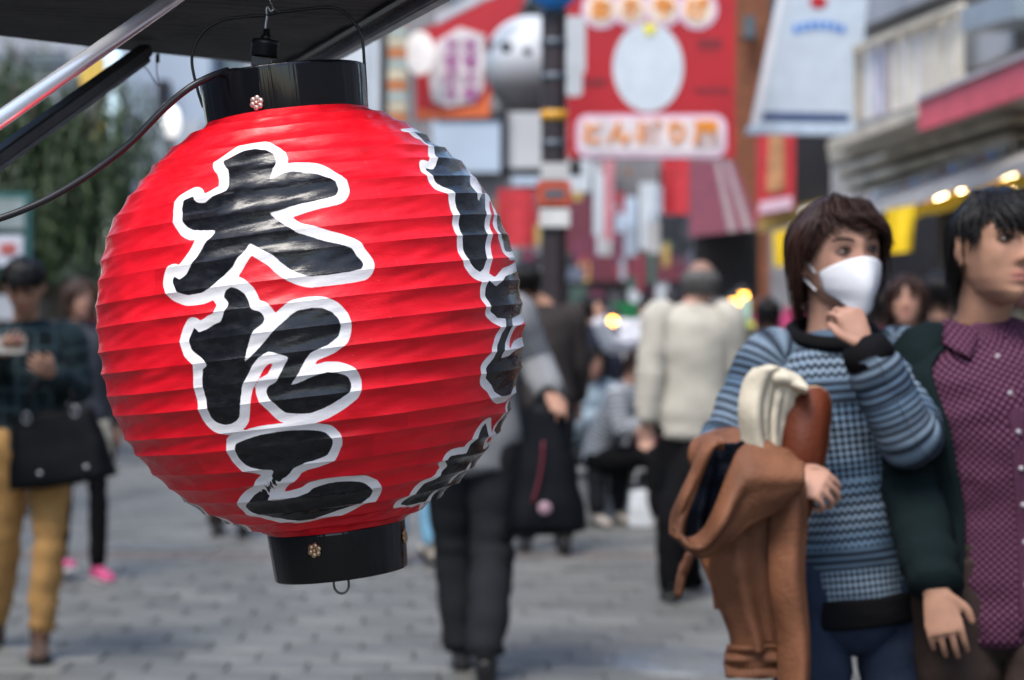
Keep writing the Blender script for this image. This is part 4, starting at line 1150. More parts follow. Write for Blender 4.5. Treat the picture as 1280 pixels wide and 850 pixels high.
# low hedge-side shop stall under the willow
st = empty('low_street_stall', P(110, 380, 24.0), 0, 'low dim street stall with pale and brown panels under the willow', 'stall')
sB2 = tuple(st.location)
for nm, q4, mm in [('counter', (-20, 400, 190, 540), m_maroon), ('awning_panel', (-20, 348, 170, 368), m_brown), ('white_sheet', (86, 360, 104, 402), m_pale), ('cream_sheet', (104, 362, 112, 386), m_cream), ('brown_panel', (112, 350, 190, 420), m_maroon)]:
    board(nm, rect(*q4), 24.0 + 0.02 * (len(nm) % 3), 0.2, mm, st, base=sB2)

# unseen house rows added along the street and behind the camera to block light
def unseen_house_row(name, label, x0, x1, y0, y1, h, m, face):
    root = empty(name, ((x0 + x1) / 2, (y0 + y1) / 2, 0), 0, label, 'building')
    c = Vector(root.location)
    mb = MB(); mb.box((0, 0, h / 2), (x1 - x0, y1 - y0, h)); mb.build('wall', m, root, False)
    xf = (x1 if face > 0 else x0) - c.x + face * 0.03
    mb0 = MB(); mb0.box((0, 0, 0), (0.06, 1.3, 1.5)); wo = None
    n = int((y1 - y0) / 2.6)
    for s_ in range(1, int(h / 3)):
        for i_ in range(n):
            if wo is None: wo = mb0.build('window', m_glass, root, False); w2 = wo
            else:
                w2 = wo.copy(); COL.objects.link(w2); w2.parent = root
            w2.location = (xf, -(y1 - y0) / 2 + 1.3 + i_ * 2.6, s_ * 3.0 + 1.4)
    mb = MB(); mb.box((0, 0, h + 0.15), (x1 - x0 + 0.4, y1 - y0 + 0.2, 0.3)); mb.build('roof', m_grey, root, False)
unseen_house_row('unseen_row_right', 'unseen grey house row added beyond the picture edge to block light, sales side', 5.4, 11, -14, 11.6, 7.5, m_grey, -1)
unseen_house_row('unseen_row_left', 'unseen grey house row added on the stall side to block light', -13, -6.2, -14, 13.0, 7.0, m_grey, 1)
# ------------------------------------------------------------------ people: builder
HZ  = [-.115, -.108, -.09, -.065, -.04, -.01, .02, .05, .08, .10, .109, .112]
HW  = [.004, .024, .046, .060, .068, .074, .076, .072, .058, .036, .016, .003]
HFR = [.050, .072, .084, .087, .088, .088, .090, .085, .066, .040, .018, .003]
HBK = [-.02, .012, .040, .058, .080, .097, .103, .099, .080, .052, .026, .003]
def head_dims(z):
    return np.interp(z, HZ, HW), np.interp(z, HZ, HFR), np.interp(z, HZ, HBK)
def head_pt(a, z, g=0.0, hang=False):
    """a = 0 at the face, grows to the person's left (+X)"""
    w, f, b = head_dims(z)
    if hang and z < 0.0:
        w0, f0, b0 = head_dims(0.0)
        k = min(1.0, -z / 0.10)
        w, b, f = max(w, w0 * (1 - 0.10 * k)), max(b, b0 * (1 - 0.22 * k)), max(f, f0 * (1 - 0.05 * k))
    c, s = math.cos(a), math.sin(a)
    e = 0.92
    x = (w + g) * math.copysign(abs(s) ** e, s)
    y = -(f + g) * abs(c) ** e if c > 0 else (b + g) * abs(c) ** e
    return Vector((x, y, z + (g if z > 0.09 else 0)))
def G(x, s): return math.exp(-(x / s) ** 2)

def head_mesh(mb, M, nose=1.0):
    nz_, na = 60, 72
    vs = []
    for j in range(nz_ + 1):
        t = j / nz_
        z = -0.115 + 0.227 * (0.5 - 0.5 * math.cos(PI * t))
        for k in range(na):
            a = 2 * PI * k / na
            p = head_pt(a, z)
            if math.cos(a) > 0.1:
                x = p.x
                d = 0.0
                if -0.045 < z < 0.04:
                    t_ = (0.03 - z) / 0.058
                    am = 0.004 + 0.017 * max(0, min(1, t_)) ** 1.4
                    if z < -0.028: am *= max(0.0, 1 - (-0.028 - z) / 0.013)
                    if z > 0.02: am *= max(0.0, 1 - (z - 0.02) / 0.02)
                    d -= am * G(x, 0.0075 + 0.006 * max(0, min(1, t_))) * nose
                for sg in (-1, 1):
                    d += 0.0085 * G(x - sg * 0.031, 0.017) * G(z - 0.010, 0.011)
                    d -= 0.0035 * G(x - sg * 0.045, 0.018) * G(z + 0.022, 0.018)
                    d -= 0.0035 * G(x - sg * 0.012, 0.006) * G(z + 0.032, 0.007)
                d -= 0.0030 * G(z - 0.030, 0.008) * G(x, 0.05)
                d -= 0.0050 * G(x, 0.019) * G(z + 0.0555, 0.005)
                d -= 0.0050 * G(x, 0.016) * G(z + 0.068, 0.006)
                d += 0.0035 * G(x, 0.022) * G(z + 0.0615, 0.0025)
                d += 0.0025 * G(x, 0.022) * G(z + 0.079, 0.006)
                d -= 0.0050 * G(x, 0.020) * G(z + 0.098, 0.012)
                p.y += d
            vs.append(M @ p)
    fs = [(j * na + k, j * na + (k + 1) % na, (j + 1) * na + (k + 1) % na, (j + 1) * na + k) for j in range(nz_) for k in range(na)]
    fs += [tuple(range(na))[::-1], tuple(range(nz_ * na, (nz_ + 1) * na))]
    mb.add(vs, fs)
    for sg in (-1, 1):                                   # ears
        rot = (M.to_3x3() @ Matrix.Rotation(sg * 0.35, 3, 'Z') @ Matrix.Rotation(-0.15, 3, 'X'))
        mb.ball(M @ Vector((sg * 0.079, 0.012, -0.004)), (0.009, 0.020, 0.033), 14, 10, rot)
        mb.ball(M @ Vector((sg * 0.077, 0.006, -0.030)), (0.008, 0.011, 0.014), 10, 8, rot)

def hand_mesh(mb, wr, d, n, side, curl=0.5, s=1.0, spread=1.0, thumb=0.6, thumb_in=0.0):
    """wr wrist, d direction of the hand, n out of its back, side towards the thumb"""
    d = Vector(d).normalized(); n = Vector(n); n = (n - d * n.dot(d)).normalized()
    sd = d.cross(n); sd = sd if sd.dot(Vector(side)) > 0 else -sd
    wr = Vector(wr)
    mb.tube(V3(spline([wr - d * 0.03 * s, wr, wr + d * 0.03 * s, wr + d * 0.065 * s, wr + d * 0.090 * s], 12)), [(w * s, h * s) for w, h in spline([(.026, .020), (.027, .019), (.034, .018), (.039, .015), (.036, .012)], 12)], 16, ref=sd)
    for off, ln, dd in ((0.029, .070, .086), (0.010, .078, .092), (-0.010, .073, .090), (-0.028, .058, .082)):
        p = wr + d * dd * s + sd * off * 1.12 * s * spread
        dirc = (d + sd * off * 2.2 * (spread - 0.6)).normalized()
        pts, a = [p - dirc * 0.02 * s, p], 0.0
        for q_ in (.45, .31, .24):
            a += curl * (1.0 + 0.25 * (off * -10))
            dv = dirc * math.cos(a) - n * math.sin(a)
            p = p + dv * ln * q_ * s; pts.append(p)
        mb.tube(V3(spline(pts, 14)), [(.0086 - .0028 * i / 13) * s for i in range(14)], 10)
    p = wr + d * 0.022 * s + sd * 0.026 * s
    t1 = (d * 0.62 + sd * (thumb) - n * (0.3 + thumb_in)).normalized()
    t2 = (d * 0.9 + sd * (thumb * 0.35) - n * (0.35 + thumb_in)).normalized()
    mb.tube(V3(spline([p - t1 * 0.02 * s, p, p + t1 * 0.036 * s, p + t1 * 0.036 * s + t2 * 0.018 * s, p + t1 * 0.036 * s + t2 * 0.036 * s], 12)), [r * s for r in [.012, .0135, .0130, .0125, .0115, .0108, .0102, .0100, .0098, .0094, .0086, .0070]], 10)

NOMZ = [0.93, 1.06, 1.28, 1.445]
def spine_at(J, z, H):
    pts = [J['pelvis'], J['waist'], J['chest'], J['neck']]
    zz = z
    if zz <= NOMZ[0]: i, t = 0, (zz - NOMZ[0]) / (NOMZ[1] - NOMZ[0])
    elif zz >= NOMZ[3]: i, t = 2, (zz - NOMZ[2]) / (NOMZ[3] - NOMZ[2])
    else:
        i = 0
        while zz > NOMZ[i + 1]: i += 1
        t = (zz - NOMZ[i]) / (NOMZ[i + 1] - NOMZ[i])
    return pts[i].lerp(pts[i + 1], t)

BODY_T = [(0.84, .10, .085), (0.88, .150, .105), (0.94, .158, .110), (1.06, .128, .095), (1.18, .142, .108), (1.28, .160, .112), (1.36, .168, .098), (1.405, .150, .080), (1.435, .095, .062), (1.462, .060, .056)]

def default_joints(H):
    k = H / 1.70
    J = dict(pelvis=(0, 0, .93), waist=(0, 0, 1.06), chest=(0, 0, 1.28), neck=(0, .012, 1.445), head=(0, -.015, 1.588))
    for n, s in (('L', 1), ('R', -1)):
        J.update({'hip' + n: (s * .085, 0, .90), 'knee' + n: (s * .092, -.015, .49), 'ank' + n: (s * .095, .02, .085),
                  'sh' + n: (s * .158, .012, 1.385), 'el' + n: (s * .205, .03, 1.11), 'wr' + n: (s * .215, -.045, .875)})
    return {a: Vector(b) * k for a, b in J.items()}

SKIN = {}
def skin_mat(tone):
    key = tuple(tone)
    if key in SKIN: return SKIN[key]
    m = bpy.data.materials.new('skin'); m.use_nodes = True
    nt = m.node_tree; b = nt.nodes['Principled BSDF']
    at = nt.nodes.new('ShaderNodeAttribute'); at.attribute_name = 'tint'
    nz = nt.nodes.new('ShaderNodeTexNoise'); nz.inputs['Scale'].default_value = 35; nz.inputs['Detail'].default_value = 4
    tc = nt.nodes.new('ShaderNodeTexCoord'); nt.links.new(tc.outputs['Object'], nz.inputs[0])
    mx = nt.nodes.new('ShaderNodeMix'); mx.data_type = 'RGBA'; mx.blend_type = 'MULTIPLY'
    rp = nt.nodes.new('ShaderNodeMapRange'); rp.inputs['To Min'].default_value = 0.75; rp.inputs['To Max'].default_value = 1.2
    nt.links.new(nz.outputs[0], rp.inputs[0])
    nt.links.new(at.outputs['Color'], mx.inputs[6]); nt.links.new(rp.outputs[0], mx.inputs[7]); mx.inputs[0].default_value = 1.0
    nt.links.new(mx.outputs[2], b.inputs['Base Color'])
    b.inputs['Roughness'].default_value = 0.6
    b.inputs['Specular IOR Level'].default_value = 0.3
    b.inputs['Subsurface Weight'].default_value = 0.0
    b.inputs['Subsurface Radius'].default_value = (0.012, 0.005, 0.003)
    b.inputs['Subsurface Scale'].default_value = 1.0
    SKIN[key] = m
    return m

def remeshed(mb, name, voxel, smooth=2):
    me = mb.mesh('tmp'); o = bpy.data.objects.new('tmp', me); COL.objects.link(o)
    r = o.modifiers.new('r', 'REMESH'); r.mode = 'VOXEL'; r.voxel_size = voxel
    if smooth:
        s = o.modifiers.new('s', 'SMOOTH'); s.factor = 0.5; s.iterations = smooth
    dgr = bpy.context.evaluated_depsgraph_get()
    out = bpy.data.meshes.new_from_object(o.evaluated_get(dgr))
    bpy.data.objects.remove(o); bpy.data.meshes.remove(me)
    out.name = name
    return out

def wrinkle(mb, amp, sc=9.0, aniso=(1, 1, 1.8), seed=0.0, fine=0.35):
    """push the collected cloth vertices along their normals by folded noise"""
    me = mb.mesh('tmp')
    co = [v.co.copy() for v in me.vertices]; no = [v.normal.copy() for v in me.vertices]
    for i, (c, n) in enumerate(zip(co, no)):
        q_ = Vector((c.x * sc * aniso[0] + seed, c.y * sc * aniso[1] - seed, c.z * sc * aniso[2] + seed * .7))
        a = 1 - 2 * abs(mnoise.noise(q_))
        b = mnoise.noise(q_ * 2.6 + Vector((5, 1, 2)))
        d = amp * (a * 0.75 + b * fine)
        mb.v[i] = tuple(c + n * d)
    bpy.data.meshes.remove(me)
    return mb

def loft_torso(mb, J, H, secs, seg=44, n=40, a0=None, a1=None, mi=0, ref=(1, 0, 0), cz=None):
    k = H / 1.70
    rows = spline([(*spine_at(J, z, H), w, d) for z, w, d in secs], n)
    pts = V3(rows)
    if a0 is None:
        mb.tube(pts, [(r[3] * k, r[4] * k) for r in rows], seg, ref=ref, mi=mi)
    else:
        fr = frames(pts, ref); vs, uvs = [], []; L = 0
        for i, (t, s, b) in enumerate(fr):
            if i: L += (pts[i] - pts[i - 1]).length
            for q_ in range(seg + 1):
                a = a0 + (a1 - a0) * q_ / seg
                vs.append(pts[i] + s * (math.cos(a) * rows[i][3] * k) + b * (math.sin(a) * rows[i][4] * k)); uvs.append((q_ / seg, L))
        w = seg + 1
        mb.add(vs, [(i * w + q_, i * w + q_ + 1, (i + 1) * w + q_ + 1, (i + 1) * w + q_) for i in range(n - 1) for q_ in range(seg)], uvs, mi)
    return mb

def sleeve(mb, J, n_, H, rad, end=1.0, seg=24, n=46, mi=0):
    k = H / 1.70
    sh, el, wr = J['sh' + n_], J['el' + n_], J['wr' + n_]
    inn = sh.lerp(J['chest'].lerp(J['neck'], 0.6), 0.30)
    tip = el.lerp(wr, end)
    c1 = el.lerp(sh, 0.22); c2 = el.lerp(tip, 0.22); cm = (el * 2 + c1 + c2) / 4
    pts = [inn, sh, sh.lerp(el, .42), c1, cm, c2, el.lerp(tip, .62), tip]
    r = [rad[0] * .72, rad[0], (rad[0] + rad[1]) / 2, rad[1], rad[1] * 1.02, rad[1] * .98, (rad[1] + rad[2]) / 2, rad[2]]
    rows = spline([(*p, q_ * k) for p, q_ in zip(pts, r)], n)
    if n > 30:                                             # cloth bunches at the elbow and above the cuff
        ph = rad[0] * 300
        for i in range(n):
            t = i / (n - 1)
            rows[i][3] *= 1 + (.060 * math.exp(-((t - .55) / .15) ** 2) + .045 * math.exp(-((t - .92) / .08) ** 2)) * (math.sin(t * 75 + ph) + .5 * math.sin(t * 131 + ph * 2))
    mb.tube(V3(rows), [x[3] for x in rows], seg, mi=mi, ref=(0, 1, 0))
    return V3(rows)

def leg_tube(mb, J, n_, H, rad, end=1.0, seg=24, n=44, mi=0):
    k = H / 1.70
    hp, kn, an = J['hip' + n_], J['knee' + n_], J['ank' + n_]
    tip = kn.lerp(an, end)
    up = hp + Vector((0, 0, 0.05 * k))
    pts = [up, hp, hp.lerp(kn, .45), kn.lerp(hp, .15), kn.lerp(tip, .12), kn.lerp(tip, .55), tip]
    rows = spline([(*p, q_ * k) for p, q_ in zip(pts, rad)], n)
    if n > 26:                                             # creases at the knee and a break over the shoe
        ph = rad[1] * 200 + (2 if n_ == 'L' else 0)
        for i in range(n):
            t = i / (n - 1)
            e_ = .045 * math.exp(-((t - .52) / .12) ** 2) + .07 * math.exp(-((t - .93) / .09) ** 2) + .02
            rows[i][3] *= 1 + e_ * (math.sin(t * 48 + ph) + .5 * math.sin(t * 90 + ph * 2))
            rows[i][0] += .010 * e_ * 10 * math.sin(t * 31 + ph) * k * .4
    mb.tube(V3(rows), [x[3] for x in rows], seg, mi=mi, ref=(1, 0, 0))

def shoe(J, n_, H, m, parent, yaw=0.0, pitch=0.0, boot=0.0, name='shoe', sole_m=None):
    k = H / 1.70
    mb = MB()
    A = J['ank' + n_]
    rows = spline([(0.062, .020, .020, .028), (0.055, .031, .034, .034), (0.0, .036, .040, .040), (-.06, .041, .033, .033), (-.12, .044, .026, .026), (-.165, .036, .021, .021), (-.188, .016, .013, .016)], 22)
    M = Matrix.Translation(A) @ Matrix.Rotation(yaw, 4, 'Z') @ Matrix.Rotation(pitch, 4, 'X')
    vs, uvs = [], []
    seg = 20
    for y_, w, h, zc in rows:
        for q_ in range(seg):
            a = 2 * PI * q_ / seg
            z_ = max(-0.030, zc - 0.03 + 0 + math.sin(a) * h) - 0.052
            vs.append(M @ (Vector((math.cos(a) * w, y_, z_)) * k))
    fs = [(i * seg + q_, i * seg + (q_ + 1) % seg, (i + 1) * seg + (q_ + 1) % seg, (i + 1) * seg + q_) for i in range(21) for q_ in range(seg)]
    fs += [tuple(range(seg))[::-1], tuple(range(21 * seg, 22 * seg))]
    mb.add(vs, fs)
    mb.tube([M @ (Vector((0, .012, -.03)) * k), M @ (Vector((0, .012, .02 + boot * .3)) * k), M @ (Vector((0, .012, .035 + boot)) * k)], [.040 * k, .042 * k, (.042 + boot * .06) * k], 18)
    o = mb.build(name, m, parent)
    mb = MB()
    pts = []
    for y_, w, h, zc in rows[::2]: pts.append((w * 1.06, y_))
    out = [M @ (Vector((w, y_, -0.098)) * k) for w, y_ in pts] + [M @ (Vector((-w, y_, -0.098)) * k) for w, y_ in reversed(pts)]
    mb.prism(out, M.to_3x3() @ (Vector((0, 0, 0.018)) * k))
    mb.build('sole', sole_m or M_BLACK, o, False)
    return o

def hair_mesh(style, M, seed=1, long=None, n_lock=170, g=0.010):
    """style: dict with line(a)->lowest z of scalp cap, end(a)->lock end z, twist(a), part angle"""
    rg = random.Random(seed)
    mb = MB()
    na, nz_ = 56, 16
    vs = []
    for j in range(nz_ + 1):
        for k_ in range(na):
            a = 2 * PI * k_ / na
            aa = (a + PI) % (2 * PI) - PI
            zt_ = style.get('ztop', 0.1125); z = zt_ + (min(style['line'](aa), zt_ - .004) - zt_) * (j / nz_) ** 1.25
            vs.append(M @ head_pt(a, z, 0.007 + 0.003 * mnoise.noise(Vector((math.cos(a) * 3, math.sin(a) * 3, z * 40)))))
    fs = [(j * na + k_, j * na + (k_ + 1) % na, (j + 1) * na + (k_ + 1) % na, (j + 1) * na + k_) for j in range(nz_) for k_ in range(na)] + ([] if 'ztop' in style else [tuple(range(na))])
    mb.add(vs, fs)
    part = style.get('part', 0.0)
    for i in range(n_lock):
        a0 = -PI + 2 * PI * (i + rg.uniform(-.45, .45)) / n_lock * 1.0
        lay = rg.random()
        if abs(a0) < style.get('amin', -1): continue
        ze = style['end'](a0) + rg.gauss(0, style.get('jit', .010))
        tw = style['twist'](a0) + rg.gauss(0, .10)
        zs = style.get('zs', 0.108) - 0.012 * rg.random() - 0.05 * rg.random() * (lay < .4)
        n = 11
        pts, rad = [], []
        lw = rg.uniform(.55, 1.25) * style.get('lw', .0085) * (110 / max(110, n_lock)) ** .55; ph_ = rg.uniform(0, 6.28)
        gg = g * (0.55 + 0.8 * lay) * (1 + style.get('vol', lambda a: 0)(a0))
        for q_ in range(n):
            t = q_ / (n - 1)
            a = a0 + tw * (t ** 1.2)
            z = zs + (ze - zs) * t ** 1.25
            gq = gg * math.sin(min(1, t * 2.2) * PI / 2) + 0.006 * math.sin(t * 5 + ph_) * t + style.get('flip', 0) * max(0, t - .75)
            pts.append(M @ head_pt(a, z, gq, True))
            rad.append((lw * (1 - t ** 2.5 * .9), min(.004, lw * .6) * (1 - t ** 3 * .8)))
        mb.tube(V3(spline([(*p,) for p in pts], 15)), [rad[min(n - 1, int(u * (n - 1) / 14 + .5))] for u in range(15)], 6, ref=(M.to_3x3() @ Vector((math.cos(a0), math.sin(a0) , 0))))
    return mb

HAIRM = {}
def hair_mat(col):
    if col not in HAIRM:
        m = mat('hair', col, 0.45, 0, 0.3, 14, 0.3, 90, 0.22, stretch=(1, 1, .25)); HAIRM[col] = m
    return HAIRM[col]

def S_short(a):  return dict()
def lerp_(a, b, t): t = max(0, min(1, t)); return a + (b - a) * t
STYLES = {
 'short': dict(line=lambda a: 0.066 if abs(a) < .7 else lerp_(0.066, 0.018, (abs(a) - .7) / .6) if abs(a) < 1.65 else lerp_(-0.02, -0.055, (abs(a) - 1.75) / .8),
               end=lambda a: 0.034 + .014 * math.sin(a * 9) if abs(a) < .9 else lerp_(0.034, 0.022, (abs(a) - .9) / .6) if abs(a) < 1.65 else lerp_(-0.04, -0.095, (abs(a) - 1.65) / .7),
               twist=lambda a: 0.40 if abs(a) < 1.0 else .08, jit=.010),
 'fringe': dict(line=lambda a: 0.050 if abs(a) < .7 else lerp_(0.050, 0.018, (abs(a) - .7) / .6) if abs(a) < 1.65 else lerp_(-0.02, -0.055, (abs(a) - 1.75) / .8),
               end=lambda a: 0.027 + .010 * math.sin(a * 8 + 1) if abs(a) < .95 else lerp_(0.012, 0.016, (abs(a) - .95) / .5) if abs(a) < 1.62 else lerp_(-0.04, -0.10, (abs(a) - 1.62) / .7),
               twist=lambda a: 0.50 if abs(a) < 1.0 else .05, jit=.017, lw=.0085, vol=lambda a: .45 * math.sin(a * 7) ** 2),
 'bob': dict(line=lambda a: 0.068 if abs(a) < .6 else lerp_(0.068, -0.01, (abs(a) - .6) / .7) if abs(a) < 1.75 else lerp_(-0.03, -0.07, (abs(a) - 1.75) / .6),
               end=lambda a: lerp_(0.078, 0.004, (a + .75) / 1.2) if -.9 < a < .9 else (lerp_(0.0, -0.085, (abs(a) - .9) / .5) if a > 0 else lerp_(0.060, -0.060, (abs(a) - .9) / .6)) if abs(a) < 1.5 else lerp_(-0.085, -0.142, (abs(a) - 1.5) / .8),
               twist=lambda a: 0.95 if -.5 < a < .7 else .45 if abs(a) < 1.0 else .1 * (1 if a > 0 else -1), jit=.010, vol=lambda a: .5),
 'long': dict(line=lambda a: 0.068 if abs(a) < .6 else lerp_(0.068, -0.02, (abs(a) - .6) / .6),
               end=lambda a: 0.035 if abs(a) < .5 else lerp_(0.02, -0.20, (abs(a) - .5) / .7),
               twist=lambda a: .25 * (1 if a > 0 else -1), jit=.02, vol=lambda a: .6),
 'bald': dict(line=lambda a: 0.085 if abs(a) < .9 else lerp_(0.085, 0.0, (abs(a) - .9) / .6) if abs(a) < 1.6 else lerp_(0.02, -0.06, (abs(a) - 1.6) / .6),
               end=lambda a: 0.06 if abs(a) < 1.0 else lerp_(0.03, -0.02, (abs(a) - 1.0) / .6) if abs(a) < 1.7 else -0.062,
               twist=lambda a: 0.0, jit=.008, ztop=.062, zs=.058, amin=1.15),
}

def person(label, x, Y, rz, H, spec, J=None, z0=0.0):
    """spec keys: tone, hair, hair_col, head (yaw,pitch,roll), voxel, hands{L,R: kwargs}, top, bottom, ..."""
    root = empty('person', (x, Y, z0), rz, label, 'person', spec.get('group'))
    JJ = default_joints(H)
    k = H / 1.70
    if J:
        inv = Matrix.Rotation(-rz, 3, 'Z')
        for a, q_ in J.items():
            if len(q_) == 4:                                  # ('px', px, py, Y) seen in the photo
                JJ[a] = inv @ (P(q_[1], q_[2], q_[3]) - Vector((x, Y, z0)))
            else: JJ[a] = Vector(q_)
    root['J'] = 0
    del root['J']
    yaw, pit, rol = spec.get('head', (0, 0, 0))
    MH = Matrix.Translation(JJ['head']) @ Matrix.Rotation(yaw, 4, 'Z') @ Matrix.Rotation(pit, 4, 'X') @ Matrix.Rotation(rol, 4, 'Y') @ Matrix.Scale(k * spec.get('headk', 1.0), 4)
    tone = spec.get('tone', (0.52, 0.33, 0.25))
    # body, one continuous remeshed surface
    mb = MB()
    seg = 20
    slim = spec.get('slim', 0.93)
    loft_torso(mb, JJ, H, [(z, w * slim, d * slim) for z, w, d in BODY_T], seg, 24)
    nk = JJ['neck'].lerp(JJ['head'], 0.0)
    base = JJ['head'] + (MH.to_3x3() @ Vector((0, .022, -0.06)))
    mb.tube(V3(spline([nk - Vector((0, 0, .04 * k)), nk, nk.lerp(base, .5), base], 10)), [(r * k, r * k * .98) for r in (.066, .062, .058, .055, .053, .052, .052, .052, .053, .054)], 18)
    head_mesh(mb, MH, spec.get('nose', 1.0))
    for n_ in 'LR':
        sleeve(mb, JJ, n_, H, (.052, .038, .027), 1.0, 16, 24)
        leg_tube(mb, JJ, n_, H, tuple(q_ * slim / .93 for q_ in (.085, .082, .068, .050, .048, .047, .034)), 1.0, 16, 24)
        el, wr = JJ['el' + n_], JJ['wr' + n_]
        d = (wr - el).normalized()
        hk = dict(d=d, n=Vector((0, -1, 0)) if abs(d.y) < .7 else Vector((0, 0, 1)), side=Vector((0, -1, 0)), curl=.35, s=k * .98)
        hk.update(spec.get('hand' + n_, {}))
        if rz and spec.get('world_hands'):
            for a in ('d', 'n', 'side'): hk[a] = Matrix.Rotation(-rz, 3, 'Z') @ Vector(hk[a])
        hand_mesh(mb, wr, **hk)
        A = JJ['ank' + n_]
        mb.tube([A + Vector((0, .03, -.05)) * k, A + Vector((0, -.05, -.055)) * k, A + Vector((0, -.13, -.06)) * k], [.030 * k, .032 * k, .022 * k], 12)
        mb.tube([A, A + Vector((0, .01, -.05)) * k], .033 * k, 12)
    me = remeshed(mb, 'body', spec.get('voxel', 0.011), spec.get('smooth', 2))
    inv = MH.inverted()
    n = len(me.vertices)
    co = np.empty(n * 3); me.vertices.foreach_get('co', co); co = co.reshape(-1, 3)
    I = np.array(inv); hl = co @ I[:3, :3].T + I[:3, 3]
    col = np.tile(np.array([*tone, 1.0]), (n, 1))
    on = np.abs(hl[:, 2]) < .13
    face = on & (hl[:, 1] < -.055)
    lip = np.exp(-(hl[:, 0] / .021) ** 4 - ((hl[:, 2] + .0615) / .0105) ** 4) * face
    nose_c = np.exp(-(hl[:, 0] / .03) ** 2 - ((hl[:, 2] + .025) / .03) ** 2) * face * .35
    line = np.exp(-(hl[:, 0] / .020) ** 4 - ((hl[:, 2] + .0615) / .0022) ** 2) * face
    for i, c in enumerate((0.46, 0.16, 0.14)): col[:, i] = col[:, i] * (1 - .75 * lip) + c * .75 * lip
    for i, c in enumerate((1.08, .82, .78)): col[:, i] *= 1 + (c - 1) * nose_c
    col[:, :3] *= (1 - .6 * line)[:, None]
    if spec.get('stubble'):
        sc_ = on & (hl[:, 2] > .02) & ((hl[:, 1] > -.02) | (hl[:, 2] > .07))
        col[sc_, :3] *= .6
    at = me.attributes.new('tint', 'FLOAT_COLOR', 'POINT'); at.data.foreach_set('color', col.astype(np.float32).ravel())
    new_obj('body', me, skin_mat(tone), root)
    # face details
    if spec.get('face', True):
        for sg in (-1, 1):
            mb = MB(); mb.ball(MH @ Vector((sg * .031, -.0775, .009)), (.0130 * k, .009 * k, .0042 * k), 14, 10, MH.to_3x3().normalized())
            e = mb.build('eye', mat_eye, root)
            mb = MB(); mb.ball(MH @ Vector((sg * .0305, -.0845, .0088)), (.0056 * k, .003 * k, .0042 * k), 12, 8, MH.to_3x3().normalized()); mb.build('iris', mat_iris, e)
            mb = MB(); mb.tube(V3(spline([MH @ Vector((sg * .0155, -.0795, .0065)), MH @ Vector((sg * .024, -.0865, .0145)), MH @ Vector((sg * .036, -.0845, .0150)), MH @ Vector((sg * .0485, -.0725, .0075))], 14)), [(.0012 + .0016 * math.sin(PI * i / 13)) * k for i in range(14)], 6); mb.build('eyelash', mat_iris, e)
            mb = MB(); mb.tube(V3(spline([MH @ Vector((sg * .013, -.0905, .030)), MH @ Vector((sg * .026, -.0885, .0345)), MH @ Vector((sg * .040, -.0795, .0350)), MH @ Vector((sg * .052, -.0665, .0285))], 14)), [((.0012 + .0014 * math.sin(PI * i / 13)) * k, .0016 * k) for i in range(14)], 6, ref=(0, 0, 1)); mb.build('eyebrow', hair_mat(spec.get('hair_col', (.02, .016, .015))), root)
    if spec.get('hair'):
        st_ = STYLES[spec['hair']]
        h = hair_mesh(st_, MH, spec.get('seed', 1), n_lock=spec.get('locks', 110), g=spec.get('hair_g', .013))
        h.build('hair', hair_mat(spec.get('hair_col', (.02, .016, .015))), root, True, False)
    return root, JJ, MH

mat_eye = mat('eye_white', (0.34, 0.28, 0.25), 0.25, var=0.05)
mat_iris = mat('dark_iris', (0.012, 0.008, 0.006), 0.15, var=0.1)

TOP_T = [(0.86, .158, .118), (0.93, .168, .126), (1.06, .150, .116), (1.18, .160, .124), (1.28, .174, .126), (1.36, .182, .112), (1.400, .168, .092), (1.430, .112, .074), (1.452, .074, .066)]
def top(root, J, H, m, name='shirt', hem=0.86, grow=1.0, sl=(.074, .058, .044), end=0.97, amp=.006, seed=0.0, seg=40, neck=1.452, n=40, sleeves='LR', sc=9.0, subd=False, flare=1.0):
    mb = MB()
    secs = [(hem, TOP_T[0][1] * flare, TOP_T[0][2] * flare)] + [t for t in TOP_T if hem + .04 < t[0] <= neck]
    loft_torso(mb, J, H, [(z, w * grow, d * grow) for z, w, d in secs], seg, n)
    for s in sleeves: sleeve(mb, J, s, H, tuple(q_ * grow for q_ in sl), end, max(16, seg // 2), n)
    wrinkle(mb, amp * H / 1.7, sc, seed=seed)
    return mb.build(name, m, root)
def trousers(root, J, H, m, rad=(.094, .098, .085, .066, .064, .062, .055), end=1.0, amp=.006, seed=3.0, seg=24, n=36, waist=1.02, name='trousers', girth=1.0):
    mb = MB()
    loft_torso(mb, J, H, [(0.83, .085 * girth, .085 * girth), (0.87, .150 * girth, .112 * girth), (0.94, .162 * girth, .118 * girth), (waist, .142 * girth, .106 * girth)], seg + 8, 16)
    for s in 'LR': leg_tube(mb, J, s, H, rad, end, seg, n)
    wrinkle(mb, amp * H / 1.7, 8.0, seed=seed)
    return mb.build(name, m, root)
